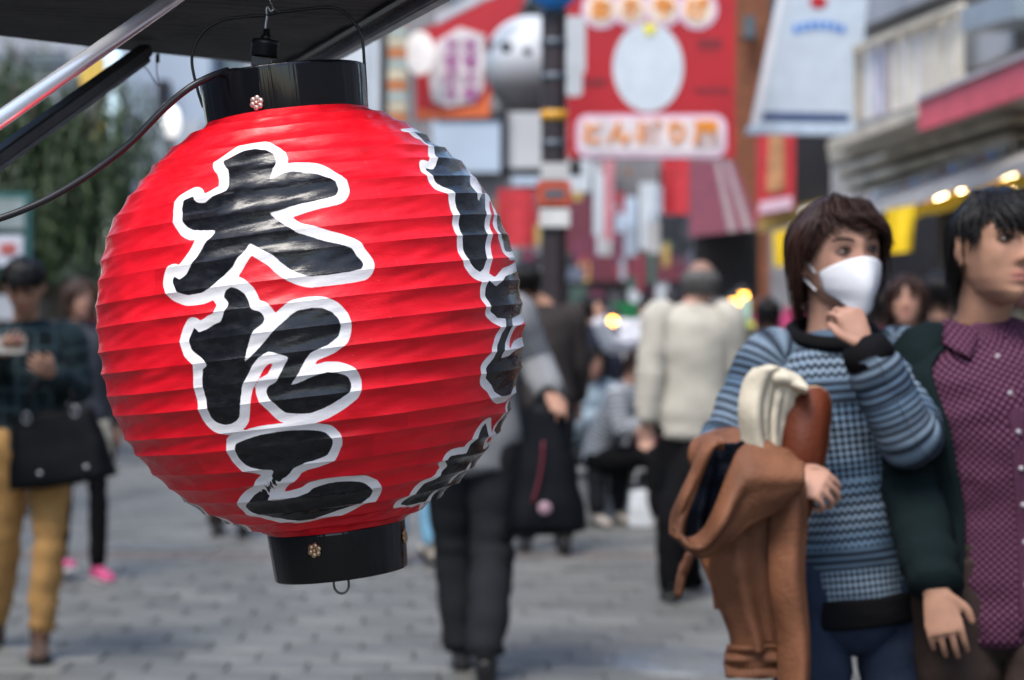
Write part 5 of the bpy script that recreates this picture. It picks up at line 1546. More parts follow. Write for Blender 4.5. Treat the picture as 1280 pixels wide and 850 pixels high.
# ------------------------------------------------------------------ cloth patterns
def nodes_of(m): return m.node_tree, m.node_tree.nodes['Principled BSDF']
class NB:
    def __init__(s, m): s.nt = m.node_tree
    def n(s, t, **k):
        q_ = s.nt.nodes.new('ShaderNode' + t)
        for a, v in k.items(): setattr(q_, a, v)
        return q_
    def m(s, op, a, b=None):
        q_ = s.n('Math', operation=op)
        for i, x in enumerate((a, b)):
            if x is None: continue
            if isinstance(x, (int, float)): q_.inputs[i].default_value = x
            else: s.nt.links.new(x, q_.inputs[i])
        return q_.outputs[0]
    def mix(s, f, a, b):
        q_ = s.n('Mix', data_type='RGBA')
        if isinstance(f, (int, float)): q_.inputs[0].default_value = f
        else: s.nt.links.new(f, q_.inputs[0])
        for i, x in ((6, a), (7, b)):
            if isinstance(x, tuple): q_.inputs[i].default_value = (*x, 1)
            else: s.nt.links.new(x, q_.inputs[i])
        return q_.outputs[2]
    def rng(s, x, a, b, lo=0.0, hi=1.0):
        q_ = s.n('MapRange'); s.nt.links.new(x, q_.inputs[0])
        for nm, v in (('From Min', a), ('From Max', b), ('To Min', lo), ('To Max', hi)): q_.inputs[nm].default_value = v
        return q_.outputs[0]
    def uv(s):
        tc = s.n('UVMap'); sp = s.n('SeparateXYZ'); s.nt.links.new(tc.outputs[0], sp.inputs[0]); return sp.outputs[0], sp.outputs[1]

def knit_mat():
    m = fabric('patterned_knit', (0.1, 0.1, 0.1), 0.9, bump=0.0)
    nt, b = nodes_of(m); q_ = NB(m)
    u, v = q_.uv()
    cu = q_.m('MULTIPLY', u, 2 * PI * 76); cv = q_.m('MULTIPLY', v, 2 * PI * 78)
    su, sv = q_.m('SINE', cu), q_.m('SINE', cv)
    A = q_.rng(q_.m('ADD', su, sv), -0.1, 0.4)
    B = q_.rng(q_.m('SINE', q_.m('MULTIPLY', v, 2 * PI * 66)), -0.1, 0.35)
    tri = q_.m('PINGPONG', q_.m('MULTIPLY', u, 70), 0.5)
    C = q_.rng(q_.m('SINE', q_.m('ADD', q_.m('MULTIPLY', v, 2 * PI * 58), q_.m('MULTIPLY', tri, 5.5))), -0.15, 0.3)
    fr = q_.m('FRACT', q_.m('ADD', q_.m('DIVIDE', v, 0.315), 0.22))
    s1 = q_.rng(fr, 0.44, 0.445); s2 = q_.rng(fr, 0.58, 0.585)
    AB = q_.mix(s1, q_.mix(A, (0, 0, 0), (1, 1, 1)), q_.mix(B, (0, 0, 0), (.6, .6, .6)))
    ABC = q_.mix(s2, AB, q_.mix(C, (0, 0, 0), (1, 1, 1)))
    light = q_.mix(q_.rng(q_.m('SINE', q_.m('MULTIPLY', v, 2 * PI * 7)), -.6, .8), (0.125, 0.20, 0.285), (0.21, 0.28, 0.35))
    c = q_.mix(ABC, (0.020, 0.026, 0.040), light)
    nt.links.new(c, b.inputs['Base Color'])
    h = q_.m('ADD', ABC, q_.m('MULTIPLY', q_.m('SINE', q_.m('MULTIPLY', u, 2 * PI * 186)), .4))
    bp = q_.n('Bump'); bp.inputs['Strength'].default_value = 0.4; bp.inputs['Distance'].default_value = 0.002
    nt.links.new(h, bp.inputs['Height']); nt.links.new(bp.outputs[0], b.inputs['Normal'])
    return m
def dot_mat(name, base, dot, nu, nv, thr=0.7):
    m = fabric(name, base, 0.8); nt, b = nodes_of(m); q_ = NB(m); u, v = q_.uv()
    cv = q_.m('MULTIPLY', v, 2 * PI * nv); cu = q_.m('MULTIPLY', u, 2 * PI * nu)
    f = q_.rng(q_.m('ADD', q_.m('SINE', q_.m('ADD', cu, cv)), q_.m('SINE', q_.m('SUBTRACT', cu, cv))), thr, thr + .4)
    nt.links.new(q_.mix(f, base, dot), b.inputs['Base Color']); return m
def plaid_mat(name, base, l1, l2):
    m = fabric(name, base, 0.9); nt, b = nodes_of(m); q_ = NB(m); u, v = q_.uv()
    f1 = q_.m('MAXIMUM', q_.rng(q_.m('SINE', q_.m('MULTIPLY', u, 2 * PI * 14)), .82, .9), q_.rng(q_.m('SINE', q_.m('MULTIPLY', v, 2 * PI * 13)), .82, .9))
    f2 = q_.m('MAXIMUM', q_.rng(q_.m('SINE', q_.m('MULTIPLY', u, 2 * PI * 7)), .2, .3), q_.rng(q_.m('SINE', q_.m('MULTIPLY', v, 2 * PI * 6.5)), .2, .3))
    nt.links.new(q_.mix(f1, q_.mix(f2, base, l2), l1), b.inputs['Base Color']); return m
def stripe_mat(name, a_, b_, nv):
    m = fabric(name, a_, 0.9); nt, b = nodes_of(m); q_ = NB(m); u, v = q_.uv()
    nt.links.new(q_.mix(q_.rng(q_.m('SINE', q_.m('MULTIPLY', v, 2 * PI * nv)), -.1, .1), a_, b_), b.inputs['Base Color']); return m

M_KNIT = knit_mat()
f_black = fabric('black_cloth', (0.004, 0.004, 0.005))
f_navyjean = fabric('navy_denim', (0.020, 0.030, 0.055), 0.85, 0.2)
f_brownpants = fabric('dark_brown_cloth', (0.038, 0.026, 0.022), 0.85, 0.15)
f_green = fabric('bottle_green_knit', (0.005, 0.011, 0.012), 0.9)
f_grey = fabric('grey_coat_cloth', (0.22, 0.225, 0.23))
f_dgrey = fabric('charcoal_cloth', (0.018, 0.019, 0.022))
f_beige = fabric('beige_jacket_cloth', (0.47, 0.44, 0.37))
f_tan = fabric('mustard_chino', (0.42, 0.235, 0.085), 0.85, 0.12)
f_dkjacket = fabric('dark_brown_jacket', (0.040, 0.034, 0.032))
f_ltblue = fabric('pale_blue_denim', (0.40, 0.49, 0.54))
f_sky = fabric('sky_blue_denim', (0.16, 0.34, 0.48))
f_white = fabric('white_cotton', (0.66, 0.66, 0.70))
f_cream = fabric('cream_wool', (0.58, 0.52, 0.40), 0.95, 0.12)
M_LEATHER = mat('tan_leather', (0.205, 0.084, 0.042), 0.62, 0, 0.28, 11, 0.3, 120, 0.22)
M_CLUTCH = mat('red_brown_leather', (0.13, 0.028, 0.010), 0.55, 0, 0.2, 6, 0.3, 120, 0.25)
M_LINING = fabric('navy_lining', (0.006, 0.008, 0.014), 0.7)
M_BROWNBOOT = mat('brown_suede', (0.060, 0.034, 0.024), 0.85, bump=.2)
M_SHOE = mat('black_leather', (0.012, 0.012, 0.013), 0.4)
M_PINKSHOE = mat('pink_sneaker', (0.60, 0.08, 0.22), 0.6, var=.4, vscale=30)
M_WSOLE = mat('white_rubber', (0.6, 0.6, 0.6), 0.6)
M_TANSHOE = mat('pale_tan_shoe', (0.46, 0.40, 0.34), 0.6)
SKIN_A, SKIN_B, SKIN_C = (0.43, 0.235, 0.165), (0.40, 0.215, 0.14), (0.38, 0.205, 0.14)
H_BRN, H_BLK, H_GRY = (0.030, 0.012, 0.008), (0.0045, 0.0038, 0.0038), (0.10, 0.095, 0.09)
px = lambda a, b, y: ('px', a, b, y)

# ------------------------------------------------------------------ 1. masked person in the patterned sweater
YW = 3.94
J1 = dict(head=px(1048, 319, YW - .02), neck=px(1040, 424, YW + .01), chest=px(1048, 520, YW), waist=px(1064, 660, YW), pelvis=px(1073, 742, YW),
          shR=px(966, 450, YW), elR=px(903, 572, YW - .04), wrR=px(978, 597, YW - .27), shL=px(1128, 448, YW), elL=px(1140, 556, YW - .20), wrL=px(1080, 432, YW - .24))
r1, J, MH = person('masked person in blue patterned knit sweater holding coat and clutch', P(1068, 401, YW).x, YW, 0, 1.62,
    dict(tone=SKIN_A, hair='bob', hair_col=H_BRN, head=(R(20), R(2), R(-3)), voxel=.0038, smooth=3, locks=720, seed=4, headk=1.02, slim=.80,
         handR=dict(d=Vector((.75, -.35, -.15)), n=Vector((.25, -.8, .55)), side=Vector((.2, -.3, .9)), curl=.95, s=.90),
         handL=dict(d=Vector((-.38, .22, .9)), n=Vector((.35, -.9, .2)), side=Vector((-1, .1, .0)), curl=1.05, s=.78, thumb=.35)), J1)
top(r1, J, 1.62, M_KNIT, 'sweater', .922, 0.97, sl=(.066, .060, .047), end=.93, amp=.011, seg=64, n=80, seed=2.0, sc=7.5, flare=.86)
trousers(r1, J, 1.62, f_navyjean, rad=(.080, .085, .077, .060, .057, .054, .048), seg=32, n=44, girth=.86)
k = 1.62 / 1.7
mb = MB(); loft_torso(mb, J, 1.62, [(0.880, .146, .111), (.905, .149, .113), (.932, .148, .112)], 56, 10); wrinkle(mb, .003, 14); mb.build('waistband', f_black, r1)
mb = MB()                                               # ribbed neckband
nb_ = J['neck'] + Vector((0, 0, .004))
mb.tube([nb_ + Vector((math.cos(a) * .080, math.sin(a) * .074 - .008, .008 + .022 * math.sin(a))) for a in np.linspace(0, 2 * PI, 41)], .016, 10, caps=False)
mb.build('neckband', f_black, r1)
for n_ in 'LR':
    e, w = J['el' + n_], J['wr' + n_]
    mb = MB(); mb.tube([e.lerp(w, .86), e.lerp(w, .93), e.lerp(w, 1.01)], [.048, .046, .043], 20); wrinkle(mb, .003, 20); mb.build('cuff', f_black, r1)
for s in 'LR': shoe(J, s, 1.62, M_SHOE, r1)
# mask: cupped cloth shell over nose and chin with ear loops
mb = MB(); na, nz_ = 26, 18; vs = []
for j_ in range(nz_ + 1):
    for i_ in range(na + 1):
        a = (i_ / na - .5) * 2
        t = j_ / nz_
        zt = -0.002 - 0.030 * abs(a) ** 1.6; zb = -0.119 + 0.050 * abs(a) ** 1.5
        z = zb + (zt - zb) * t
        ang = a * 1.18
        w_, f_, _b = head_dims(max(z, -.088))
        bul = 0.010 + 0.018 * math.exp(-(a / .30) ** 2) * math.sin(PI * min(1, t * .80 + .12)) + .006 * math.sin(PI * t) * (1 - a * a)
        p = Vector(((w_ * .98 + bul * .7) * math.sin(ang), -(f_ + bul) * math.cos(ang) ** .85 if math.cos(ang) > 0 else 0, z))
        vs.append(MH @ p)
fs = [(j_ * (na + 1) + i_, j_ * (na + 1) + i_ + 1, (j_ + 1) * (na + 1) + i_ + 1, (j_ + 1) * (na + 1) + i_) for j_ in range(nz_) for i_ in range(na)]
mb.add(vs, fs)
M_MASK = fabric('white_mask_cloth', (0.74, 0.75, 0.78), 0.85, .03, .1)
mk = mb.build('face_mask', M_MASK, r1)
sd_ = mk.modifiers.new('thickness', 'SOLIDIFY'); sd_.thickness = .002
for sg in (-1, 1):
    mb = MB()
    mb.tube(V3(spline([MH @ Vector((sg * .070, -.030, -.033)), MH @ Vector((sg * .080, -.002, -.002)), MH @ Vector((sg * .083, .026, .016)), MH @ Vector((sg * .083, .032, -.020)), MH @ Vector((sg * .068, -.026, -.068))], 24)), .0018, 6); mb.build('ear_loop', M_MASK, mk)

# things carried over the arm
def pv(a, b, y): return P(a, b, y)
lj = empty('leather_jacket', pv(940, 600, 3.68), 0, 'tan brown leather jacket with navy lining folded over a forearm', 'jacket')
lO = Vector(lj.location)
def flat(name, rows, m, parent, O, seg=26, n=40, ref=(1, 0, 0), amp=.006, sc=10, aniso=(2.2, 1, .7), seed=1.0):
    """flattened cloth roll through photo points: rows (px, py, Y, half width px, half depth m)"""
    q_ = spline([(*(pv(a, b, y) - O), w * y / FPX, d) for a, b, y, w, d in rows], n)
    mb = MB(); mb.tube(V3(q_), [(r[3], r[4]) for r in q_], seg, ref=ref); wrinkle(mb, amp, sc, aniso, seed)
    return mb.build(name, m, parent)
def drape(name, left, right, Y, m, parent, O, nf=4.0, amp=.012, thick=.005, ns=40, nt=44, seed=0.0, fine=.004, bow=.02, skew=0.6):
    """hanging cloth between two traced edges; real folds run down it, deeper towards the hem"""
    Ls = spline([(a, b, (y if y else Y)) for a, b, y in [(*q_, None)[:3] if len(q_) == 2 else q_ for q_ in left]], nt + 1)
    Rs = spline([(a, b, (y if y else Y)) for a, b, y in [(*q_, None)[:3] if len(q_) == 2 else q_ for q_ in right]], nt + 1)
    vs, uvs = [], []
    for j_ in range(nt + 1):
        t = j_ / nt
        A, B = pv(*Ls[j_]) - O, pv(*Rs[j_]) - O
        for i_ in range(ns + 1):
            s_ = i_ / ns
            p = A.lerp(B, s_)
            w = s_ * nf * 2 * PI + seed + skew * math.sin(t * 2.2 + seed) * 2
            f = math.sin(w + .7 * math.sin(w)) * amp * (.35 + .65 * t)
            p.y += f - bow * math.sin(PI * s_) + fine * mnoise.noise(Vector((s_ * 2.2 + seed, t * 4.5, seed))) * 4
            p.z += .3 * f * (1 if j_ in (0,) else 0)
            vs.append(p); uvs.append((s_, t))
    mb = MB(); mb.add(vs, [(j_ * (ns + 1) + i_, j_ * (ns + 1) + i_ + 1, (j_ + 1) * (ns + 1) + i_ + 1, (j_ + 1) * (ns + 1) + i_) for j_ in range(nt) for i_ in range(ns)], uvs)
    o = mb.build(name, m, parent, True, False)
    sd = o.modifiers.new('thickness', 'SOLIDIFY'); sd.thickness = thick; sd.offset = 0
    return o
drape('front_panel', [(985, 596), (966, 640), (962, 720), (972, 800), (975, 900)], [(1004, 590), (1010, 640), (1006, 720), (1012, 800), (1010, 900)], 3.62, M_LEATHER, lj, lO, .8, .012, seed=1.0, fine=.002)
drape('side_panel', [(900, 640), (888, 690), (893, 740), (912, 790), (915, 812)], [(985, 610), (978, 690), (972, 740), (972, 790), (974, 812)], 3.66, M_LEATHER, lj, lO, 1.25, .016, seed=2.4, fine=.002)
drape('ribbed_hem', [(910, 806), (906, 826), (908, 846)], [(976, 806), (976, 826), (973, 846)], 3.655, M_LEATHER, lj, lO, 13, .003, seed=.4, bow=.02)
drape('inner_panel', [(880, 620), (876, 690), (890, 735), (893, 760)], [(950, 620), (950, 700), (945, 740), (940, 764)], 3.72, M_LEATHER, lj, lO, 1.0, .012, seed=4.0, fine=.002)
drape('sleeve', [(1004, 580, 3.61), (968, 568, 3.60), (932, 558, 3.59), (914, 586, 3.575), (898, 628, 3.57), (880, 664, 3.575), (858, 674, 3.58), (841, 650, 3.60)], [(996, 622, 3.61), (968, 640, 3.59), (938, 655, 3.575), (917, 673, 3.57), (900, 685, 3.57), (880, 695, 3.575), (860, 685, 3.58), (839, 659, 3.60)], 3.57, M_LEATHER, lj, lO, 1.3, .010, seed=1.2, nt=60, fine=.003, bow=.030, thick=.010)
drape('collar_edge', [(903, 548), (884, 549), (864, 590), (842, 640), (838, 668)], [(905, 560), (890, 562), (876, 595), (858, 640), (852, 676)], 3.575, M_LEATHER, lj, lO, .6, .004, seed=2.0, thick=.008)
drape('lining', [(880, 556), (868, 590), (856, 640), (868, 684)], [(930, 552), (930, 590), (916, 630), (880, 686)], 3.60, M_LINING, lj, lO, 1.7, .014, seed=3.0, bow=.0)
drape('hanging_strap', [(858, 690), (848, 716), (843, 744)], [(870, 690), (858, 718), (851, 746)], 3.66, M_LEATHER, lj, lO, .5, .002, nt=12, ns=8)
flat('arm_fold', [(880, 570, 3.80, 24, .045), (915, 566, 3.76, 28, .050), (960, 582, 3.70, 28, .045), (990, 596, 3.66, 20, .034)], M_LEATHER, lj, lO, ref=(0, 0, 1), seed=11, aniso=(2, 1, 1), amp=.008, sc=9, seg=40)

sf = empty('cream_scarf', pv(960, 480, 3.74), 0, 'folded cream wool scarf tucked above the leather jacket', 'scarf')
sO = Vector(sf.location)
drape('outer_fold', [(944, 462), (932, 478), (926, 510), (930, 550), (936, 590)], [(972, 458), (964, 486), (958, 520), (962, 560), (966, 592)], 3.70, f_cream, sf, sO, 1.1, .012, seed=.7, fine=.002, thick=.012)
drape('inner_fold', [(958, 458), (958, 482), (956, 520), (958, 592)], [(1006, 482), (990, 505), (976, 540), (974, 592)], 3.73, f_cream, sf, sO, 1.3, .014, seed=2.2, fine=.002, thick=.012)
drape('top_fold', [(942, 470), (952, 461), (972, 460), (1000, 474)], [(938, 490), (956, 480), (978, 482), (1010, 490)], 3.715, f_cream, sf, sO, 1.2, .008, seed=5.2, thick=.012, nt=24)
cl_ = empty('leather_clutch', pv(1005, 560, 3.72), 0, 'red brown leather clutch bag held upright against the sweater', 'clutch bag')
cO = Vector(cl_.location)
out = [pv(a, b, 3.72) - cO for a, b in [(972, 640), (968, 600), (974, 540), (984, 502), (1000, 488), (1022, 484), (1036, 492), (1040, 515), (1034, 570), (1020, 625), (1010, 652), (990, 655)]]
mb = MB(); mb.prism([Vector(q_) for q_ in [tuple(x) for x in spline([(p.x, p.y, p.z) for p in out + out[:1]], 60)][:-1]], (0, .032, 0)); mb.build('bag', M_CLUTCH, cl_, True, True, .008)
mb = MB(); mb.tube([Vector(q_[:3]) + Vector((0, .016, 0)) for q_ in spline([(p.x, p.y, p.z) for p in out[3:10]], 30)], .0022, 6); mb.build('zip', M_BRASS, cl_)

# ------------------------------------------------------------------ 2. person in the purple shirt
YM2 = 3.86
J2 = dict(head=px(1247, 309, YM2 - .04), neck=px(1224, 416, YM2 + .02), chest=px(1250, 520, YM2), waist=px(1260, 650, YM2), pelvis=px(1262, 745, YM2),
          shR=px(1160, 452, YM2 + .03), elR=px(1138, 600, YM2 - .02), wrR=px(1170, 738, YM2 - .19), shL=px(1345, 452, YM2), elL=px(1375, 610, YM2 - .02), wrL=px(1370, 720, YM2 - .12),
          kneeR=px(1196, 925, YM2 - .05), kneeL=px(1300, 930, YM2 - .12), ankR=px(1180, 1195, YM2 + .12), ankL=px(1300, 1215, YM2 - .15))
J2 = {a: (b if a not in ('ankR', 'ankL') else b) for a, b in J2.items()}
xm = P(1258, 401, YM2).x
r2, J, MH = person('person with black hair in purple dotted shirt and dark green cardigan', xm, YM2, 0, 1.71,
    dict(tone=SKIN_B, hair='fringe', hair_col=H_BLK, head=(R(18), R(-2), R(3)), voxel=.0038, smooth=3, locks=720, seed=9, slim=.86, hair_g=.010, headk=.97,
         handR=dict(d=Vector((.18, -.20, -.95)), n=Vector((-.25, -.95, .1)), side=Vector((.9, -.3, 0)), curl=.50, s=.90)),
    {**J2, 'ankR': tuple(P(1180, 1195, YM2 + .12) - Vector((xm, YM2, 0))), 'ankL': tuple(P(1300, 1215, YM2 - .15) - Vector((xm, YM2, 0)))})
M_PURP = dot_mat('purple_dotted_cotton', (0.038, 0.007, 0.021), (0.16, 0.075, 0.125), 66, 72, .5)
top(r2, J, 1.71, M_PURP, 'shirt', .865, 0.98, sl=(.066, .052, .036), end=.9, amp=.011, seg=56, n=64, seed=6.0, sc=8.0, sleeves='')
mb = MB()
for dz in (0,):
    for a_ in (-1, 1):
        mb.add([], [])
# collar: stand and two leaves
nk = J['neck']
mb = MB(); mb.tube([nk + Vector((math.cos(a) * .070, math.sin(a) * .062, .004 + .012 * math.sin(a))) for a in np.linspace(-PI / 2, 3 * PI / 2, 41)], (.016, .008), 10, caps=False, ref=(0, 0, 1)); cst = mb.build('collar', M_PURP, r2)
for sg in (-1, 1):
    mb = MB()
    A, B, C_, D = nk + Vector((sg * .010, -.070, -.004)), nk + Vector((sg * .074, -.020, .018)), nk + Vector((sg * .088, -.062, -.030)), nk + Vector((sg * .040, -.098, -.060))
    vs = []
    for j_ in range(7):
        for i_ in range(7):
            a, b = i_ / 6, j_ / 6
            p = A.lerp(B, a).lerp(D.lerp(C_, a), b); p.y -= .014 * math.sin(PI * a) + .012 * b; p.z += .010; vs.append(p)
    fs = [(j_ * 7 + i_, j_ * 7 + i_ + 1, (j_ + 1) * 7 + i_ + 1, (j_ + 1) * 7 + i_) for j_ in range(6) for i_ in range(6)]
    uvs = [(v.x * 1.2, v.z) for v in vs]
    mb.add(vs, fs, uvs); o = mb.build('collar_leaf', M_PURP, cst); sd_ = o.modifiers.new('t', 'SOLIDIFY'); sd_.thickness = .003
# placket and buttons
def front_y(J, H, z, k2=.98):
    q_ = np.interp(z, [t[0] for t in TOP_T], [t[2] for t in TOP_T]) * k2 * H / 1.7
    c = spine_at(J, z, H); return Vector((c.x, c.y - q_, c.z))
pl = [front_y(J, 1.71, z) + Vector((0, -.006, 0)) for z in np.linspace(.88, 1.42, 24)]
mb = MB(); mb.tube(pl, [(.016, .003)] * 24, 8, ref=(1, 0, 0)); mb.build('placket', M_PURP, r2)
M_BTN = mat('pearl_button', (0.42, 0.38, 0.40), 0.3)
for z in (.965, 1.035, 1.105, 1.18, 1.255, 1.33, 1.40):
    c = front_y(J, 1.71, z) + Vector((0, -.0125, 0)); mb = MB(); mb.lathe([(0, .0015), (.004, .0015), (.0050, .0), (.0050, -.003)], 14, mat=Matrix.Rotation(PI / 2, 3, 'X')); o = mb.build('button', M_BTN, r2); o.location = c
mb = MB(); loft_torso(mb, J, 1.71, [(.80, .178, .135)] + [(z, w * 1.09, d * 1.12) for z, w, d in TOP_T[:-1]], 50, 50, R(-90 + 40), R(270 - 40))
for s in 'LR': sleeve(mb, J, s, 1.71, (.074, .056, .048), .97, 28, 50)
wrinkle(mb, .007, 8, seed=12.0); o = mb.build('cardigan', f_green, r2, True, False); sd_ = o.modifiers.new('t', 'SOLIDIFY'); sd_.thickness = .004
trousers(r2, J, 1.71, f_brownpants, seg=30, n=44, waist=.97, girth=.94)
for s in 'LR': shoe(J, s, 1.71, M_SHOE, r2)

# ------------------------------------------------------------------ 3. person with the shoulder bag reading a phone
Y3 = 8.1
J3 = dict(head=px(30, 356, Y3 - .10), neck=px(33, 404, Y3), chest=px(36, 450, Y3), waist=px(36, 515, Y3 + .01), pelvis=px(36, 552, Y3 + .02),
          shL=px(84, 424, Y3), elL=px(100, 490, Y3 + .02), wrL=px(64, 466, Y3 - .24), shR=px(-16, 424, Y3), elR=px(-30, 490, Y3), wrR=px(2, 440, Y3 - .25),
          kneeR=px(8, 672, Y3 + .12), kneeL=px(62, 680, Y3 - .06), ankL=px(50, 794, Y3 + .0), ankR=px(-6, 782, Y3 + .35))
r3, J, MH = person('person in dark plaid shirt and mustard chinos reading a phone', P(35, 401, Y3).x, Y3, 0, 1.66,
    dict(tone=SKIN_B, hair='short', hair_col=H_BLK, head=(R(8), R(32), 0), voxel=.008, locks=150, seed=3,
         handL=dict(n=Vector((.6, -.5, -.3)), side=Vector((0, 0, 1)), curl=.45), handR=dict(d=Vector((.5, -.6, .3)), n=Vector((-.3, -.4, -.8)), side=Vector((1, 0, 0)), curl=.4)), J3)
top(r3, J, 1.66, plaid_mat('dark_plaid_flannel', (0.006, 0.010, 0.012), (0.035, 0.055, 0.062), (0.009, 0.018, 0.022)), 'plaid_shirt', .90, 1.02, amp=.008, seed=1.0)
trousers(r3, J, 1.66, f_tan, rad=(.094, .098, .084, .066, .062, .060, .052), end=.90, amp=.009, seed=8)
shoe(J, 'L', 1.66, M_BROWNBOOT, r3, R(12), 0, .10, 'boot'); shoe(J, 'R', 1.66, M_BROWNBOOT, r3, R(-5), R(-12), .10, 'boot')
ph = empty('phone', P(8, 432, Y3 - .30), 0, 'dark tablet phone held up by the person in plaid', 'phone')
mb = MB(); mb.box((0, 0, 0), (.15, .010, .085), (R(-35), 0, R(5))); mb.build('case', M_BLACK, ph, False, True, .003)
mb = MB(); mb.box((0, .0045, .006), (.135, .004, .07), (R(-35), 0, R(5))); mb.build('screen', mat('phone_glass', (.02, .02, .025), .1), ph, False)

def soft_bag(name, label, O, sx, sy, sz, m, bulge=.25, seed=0, top_w=.75, rz=0, cat='bag'):
    root = empty(name, O, rz, label, cat)
    mb = MB(); nz_, na = 22, 40; vs = []
    for j_ in range(nz_ + 1):
        t = j_ / nz_
        w = (1 - (1 - top_w) * t ** 1.3) * min(1, (t * 9) ** .5 + .35) ; d = (1 - .65 * t ** 1.5) * min(1, (t * 9) ** .5 + .35)
        if t > .97: d *= .6
        for k_ in range(na):
            a = 2 * PI * k_ / na; c, s = math.cos(a), math.sin(a)
            vs.append(Vector((math.copysign(abs(c) ** .55, c) * sx / 2 * w, math.copysign(abs(s) ** .7, s) * sy / 2 * d, sz * t - sz * .04 * math.cos(a) ** 2 * t)))
    fs = [(j_ * na + k_, j_ * na + (k_ + 1) % na, (j_ + 1) * na + (k_ + 1) % na, (j_ + 1) * na + k_) for j_ in range(nz_) for k_ in range(na)] + [tuple(range(na))[::-1], tuple(range(nz_ * na, nz_ * na + na))]
    mb.add(vs, fs); wrinkle(mb, .012, 6, (1, 1, .8), seed); mb.build('bag_body', m, root)
    return root
M_BAGLEATHER = mat('black_bag_leather', (0.0025, 0.003, 0.004), 0.55, 0, .15, 8, .2, 60, .10)
bo = P(80, 606, Y3 - .16)
bg1 = soft_bag('shoulder_bag', 'large black leather shoulder bag hanging at the plaid shirt', bo, .43, .17, .30, M_BAGLEATHER, seed=2, top_w=.72, rz=R(-6))
bg1.rotation_euler = (0, R(-8), R(-6))
for dx in (-.10, .10):
    mb = MB(); mb.tube(V3(spline([(dx, -.03, .27), (dx * .9, -.03, .36), (dx * .3 - .0, .10, .50), (.02, .17, .60)], 20)), (.012, .005), 8); mb.build('strap', M_BAGLEATHER, bg1)
    mb = MB(); mb.tube([Vector((dx + math.cos(a) * .016, -.045, .285 + math.sin(a) * .020)) for a in np.linspace(0, 2 * PI, 21)], .003, 6, caps=False); mb.build('ring', M_GALV, bg1)
for dx in (-.06, .13):
    mb = MB(); mb.ball((dx, -.088, .06), .010, 10, 8); mb.build('stud', M_GALV, bg1)

# ------------------------------------------------------------------ 4. others in the street
def walker(label, pxx, Y, rz, H, o, J=None, **kw):
    """plain passer-by; o: dict top/bottom materials etc."""
    x = P(pxx, 401, Y).x
    spec = dict(tone=o.get('tone', SKIN_C), hair=o.get('hair', 'short'), hair_col=o.get('hair_col', H_BLK), voxel=o.get('voxel', .013), locks=o.get('locks', 80), seed=o.get('seed', 1), head=o.get('head', (0, 0, 0)), face=o.get('face', False), stubble=True, group=None)
    for a in ('handL', 'handR'):
        if a in o: spec[a] = o[a]
    JJ = dict(o.get('J', {}))
    st = o.get('stride', .0)
    k = H / 1.7
    if st:
        JJ.setdefault('kneeL', (.09 * k, -.16 * st * k - .03, .50 * k)); JJ.setdefault('ankL', (.095 * k, -.24 * st * k, .085 * k))
        JJ.setdefault('kneeR', (-.09 * k, .02 * k - .06 * st, .49 * k)); JJ.setdefault('ankR', (-.095 * k, .30 * st * k, .125 * k))
        JJ.setdefault('elL', (.21 * k, .10 * st, 1.12 * k)); JJ.setdefault('wrL', (.225 * k, .12 * st - .02, .88 * k))
        JJ.setdefault('elR', (-.21 * k, -.02, 1.12 * k)); JJ.setdefault('wrR', (-.22 * k, -.20 * st - .05, .90 * k))
    r, J_, MH_ = person(label, x, Y, rz, H, spec, JJ, o.get('z0', 0.0))
    top(r, J_, H, o['top'], o.get('top_name', 'jacket'), o.get('hem', .86), o.get('grow', 1.03), sl=o.get('sl', (.078, .062, .048)), amp=o.get('amp', .007), seg=32, n=34, seed=o.get('seed', 1) * 1.7, sc=o.get('sc', 6.0))
    if o.get('bottom'): trousers(r, J_, H, o['bottom'], seg=20, n=28, seed=o.get('seed', 1) * .9, rad=o.get('legrad', (.094, .100, .088, .070, .068, .066, .058)))
    for s in 'LR': shoe(J_, s, H, o.get('shoe', M_SHOE), r, 0, R(-14) if (st and s == 'R') else 0, sole_m=o.get('sole'))
    return r, J_, MH_

# grey coat, walking away, seen mostly as trousers under the lantern; big black tote
walker('person in light grey coat and charcoal trousers behind the lantern', 590, 7.75, PI, 1.72,
       dict(top=f_grey, bottom=f_dgrey, hem=.80, seed=2, grow=1.12, stride=.5, legrad=(.100, .110, .102, .086, .082, .078, .070), amp=.010, J=dict(ankL=(.045, -.14, .085), kneeL=(.072, -.12, .50), ankR=(-.055, .16, .115), kneeR=(-.08, .01, .49), elL=px(533, 500, 7.8), elR=px(668, 455, 7.8), wrR=px(688, 492, 7.62))))
tb = soft_bag('black_tote_bag', 'big black soft tote bag with a small round badge carried by the grey coat', P(682, 668, 7.60), .31, .20, .50, fabric('black_nylon', (0.003, 0.004, 0.006), .6), seed=5, top_w=.42)
mb = MB(); mb.tube(V3(spline([(-.05, 0, .48), (-.02, 0, .545), (.02, 0, .56), (.05, 0, .48)], 16)), (.014, .006), 8, ref=(0, 1, 0)); mb.build('strap', f_black, tb)
mb = MB(); mb.lathe([(0, .006), (.022, .004), (.026, 0)], 18, mat=Matrix.Rotation(PI / 2, 3, 'X')); o = mb.build('badge', mat('badge_grey_pink', (.35, .22, .26), .5), tb); o.location = (-.005, -.105, .11)
mb = MB(); mb.tube(V3(spline([(-.01, -.085, .36), (-.02, -.10, .25), (-.05, -.112, .13)], 12)), .005, 6); mb.build('red_piping', mat('piping_red', (.16, .012, .03), .6), tb)

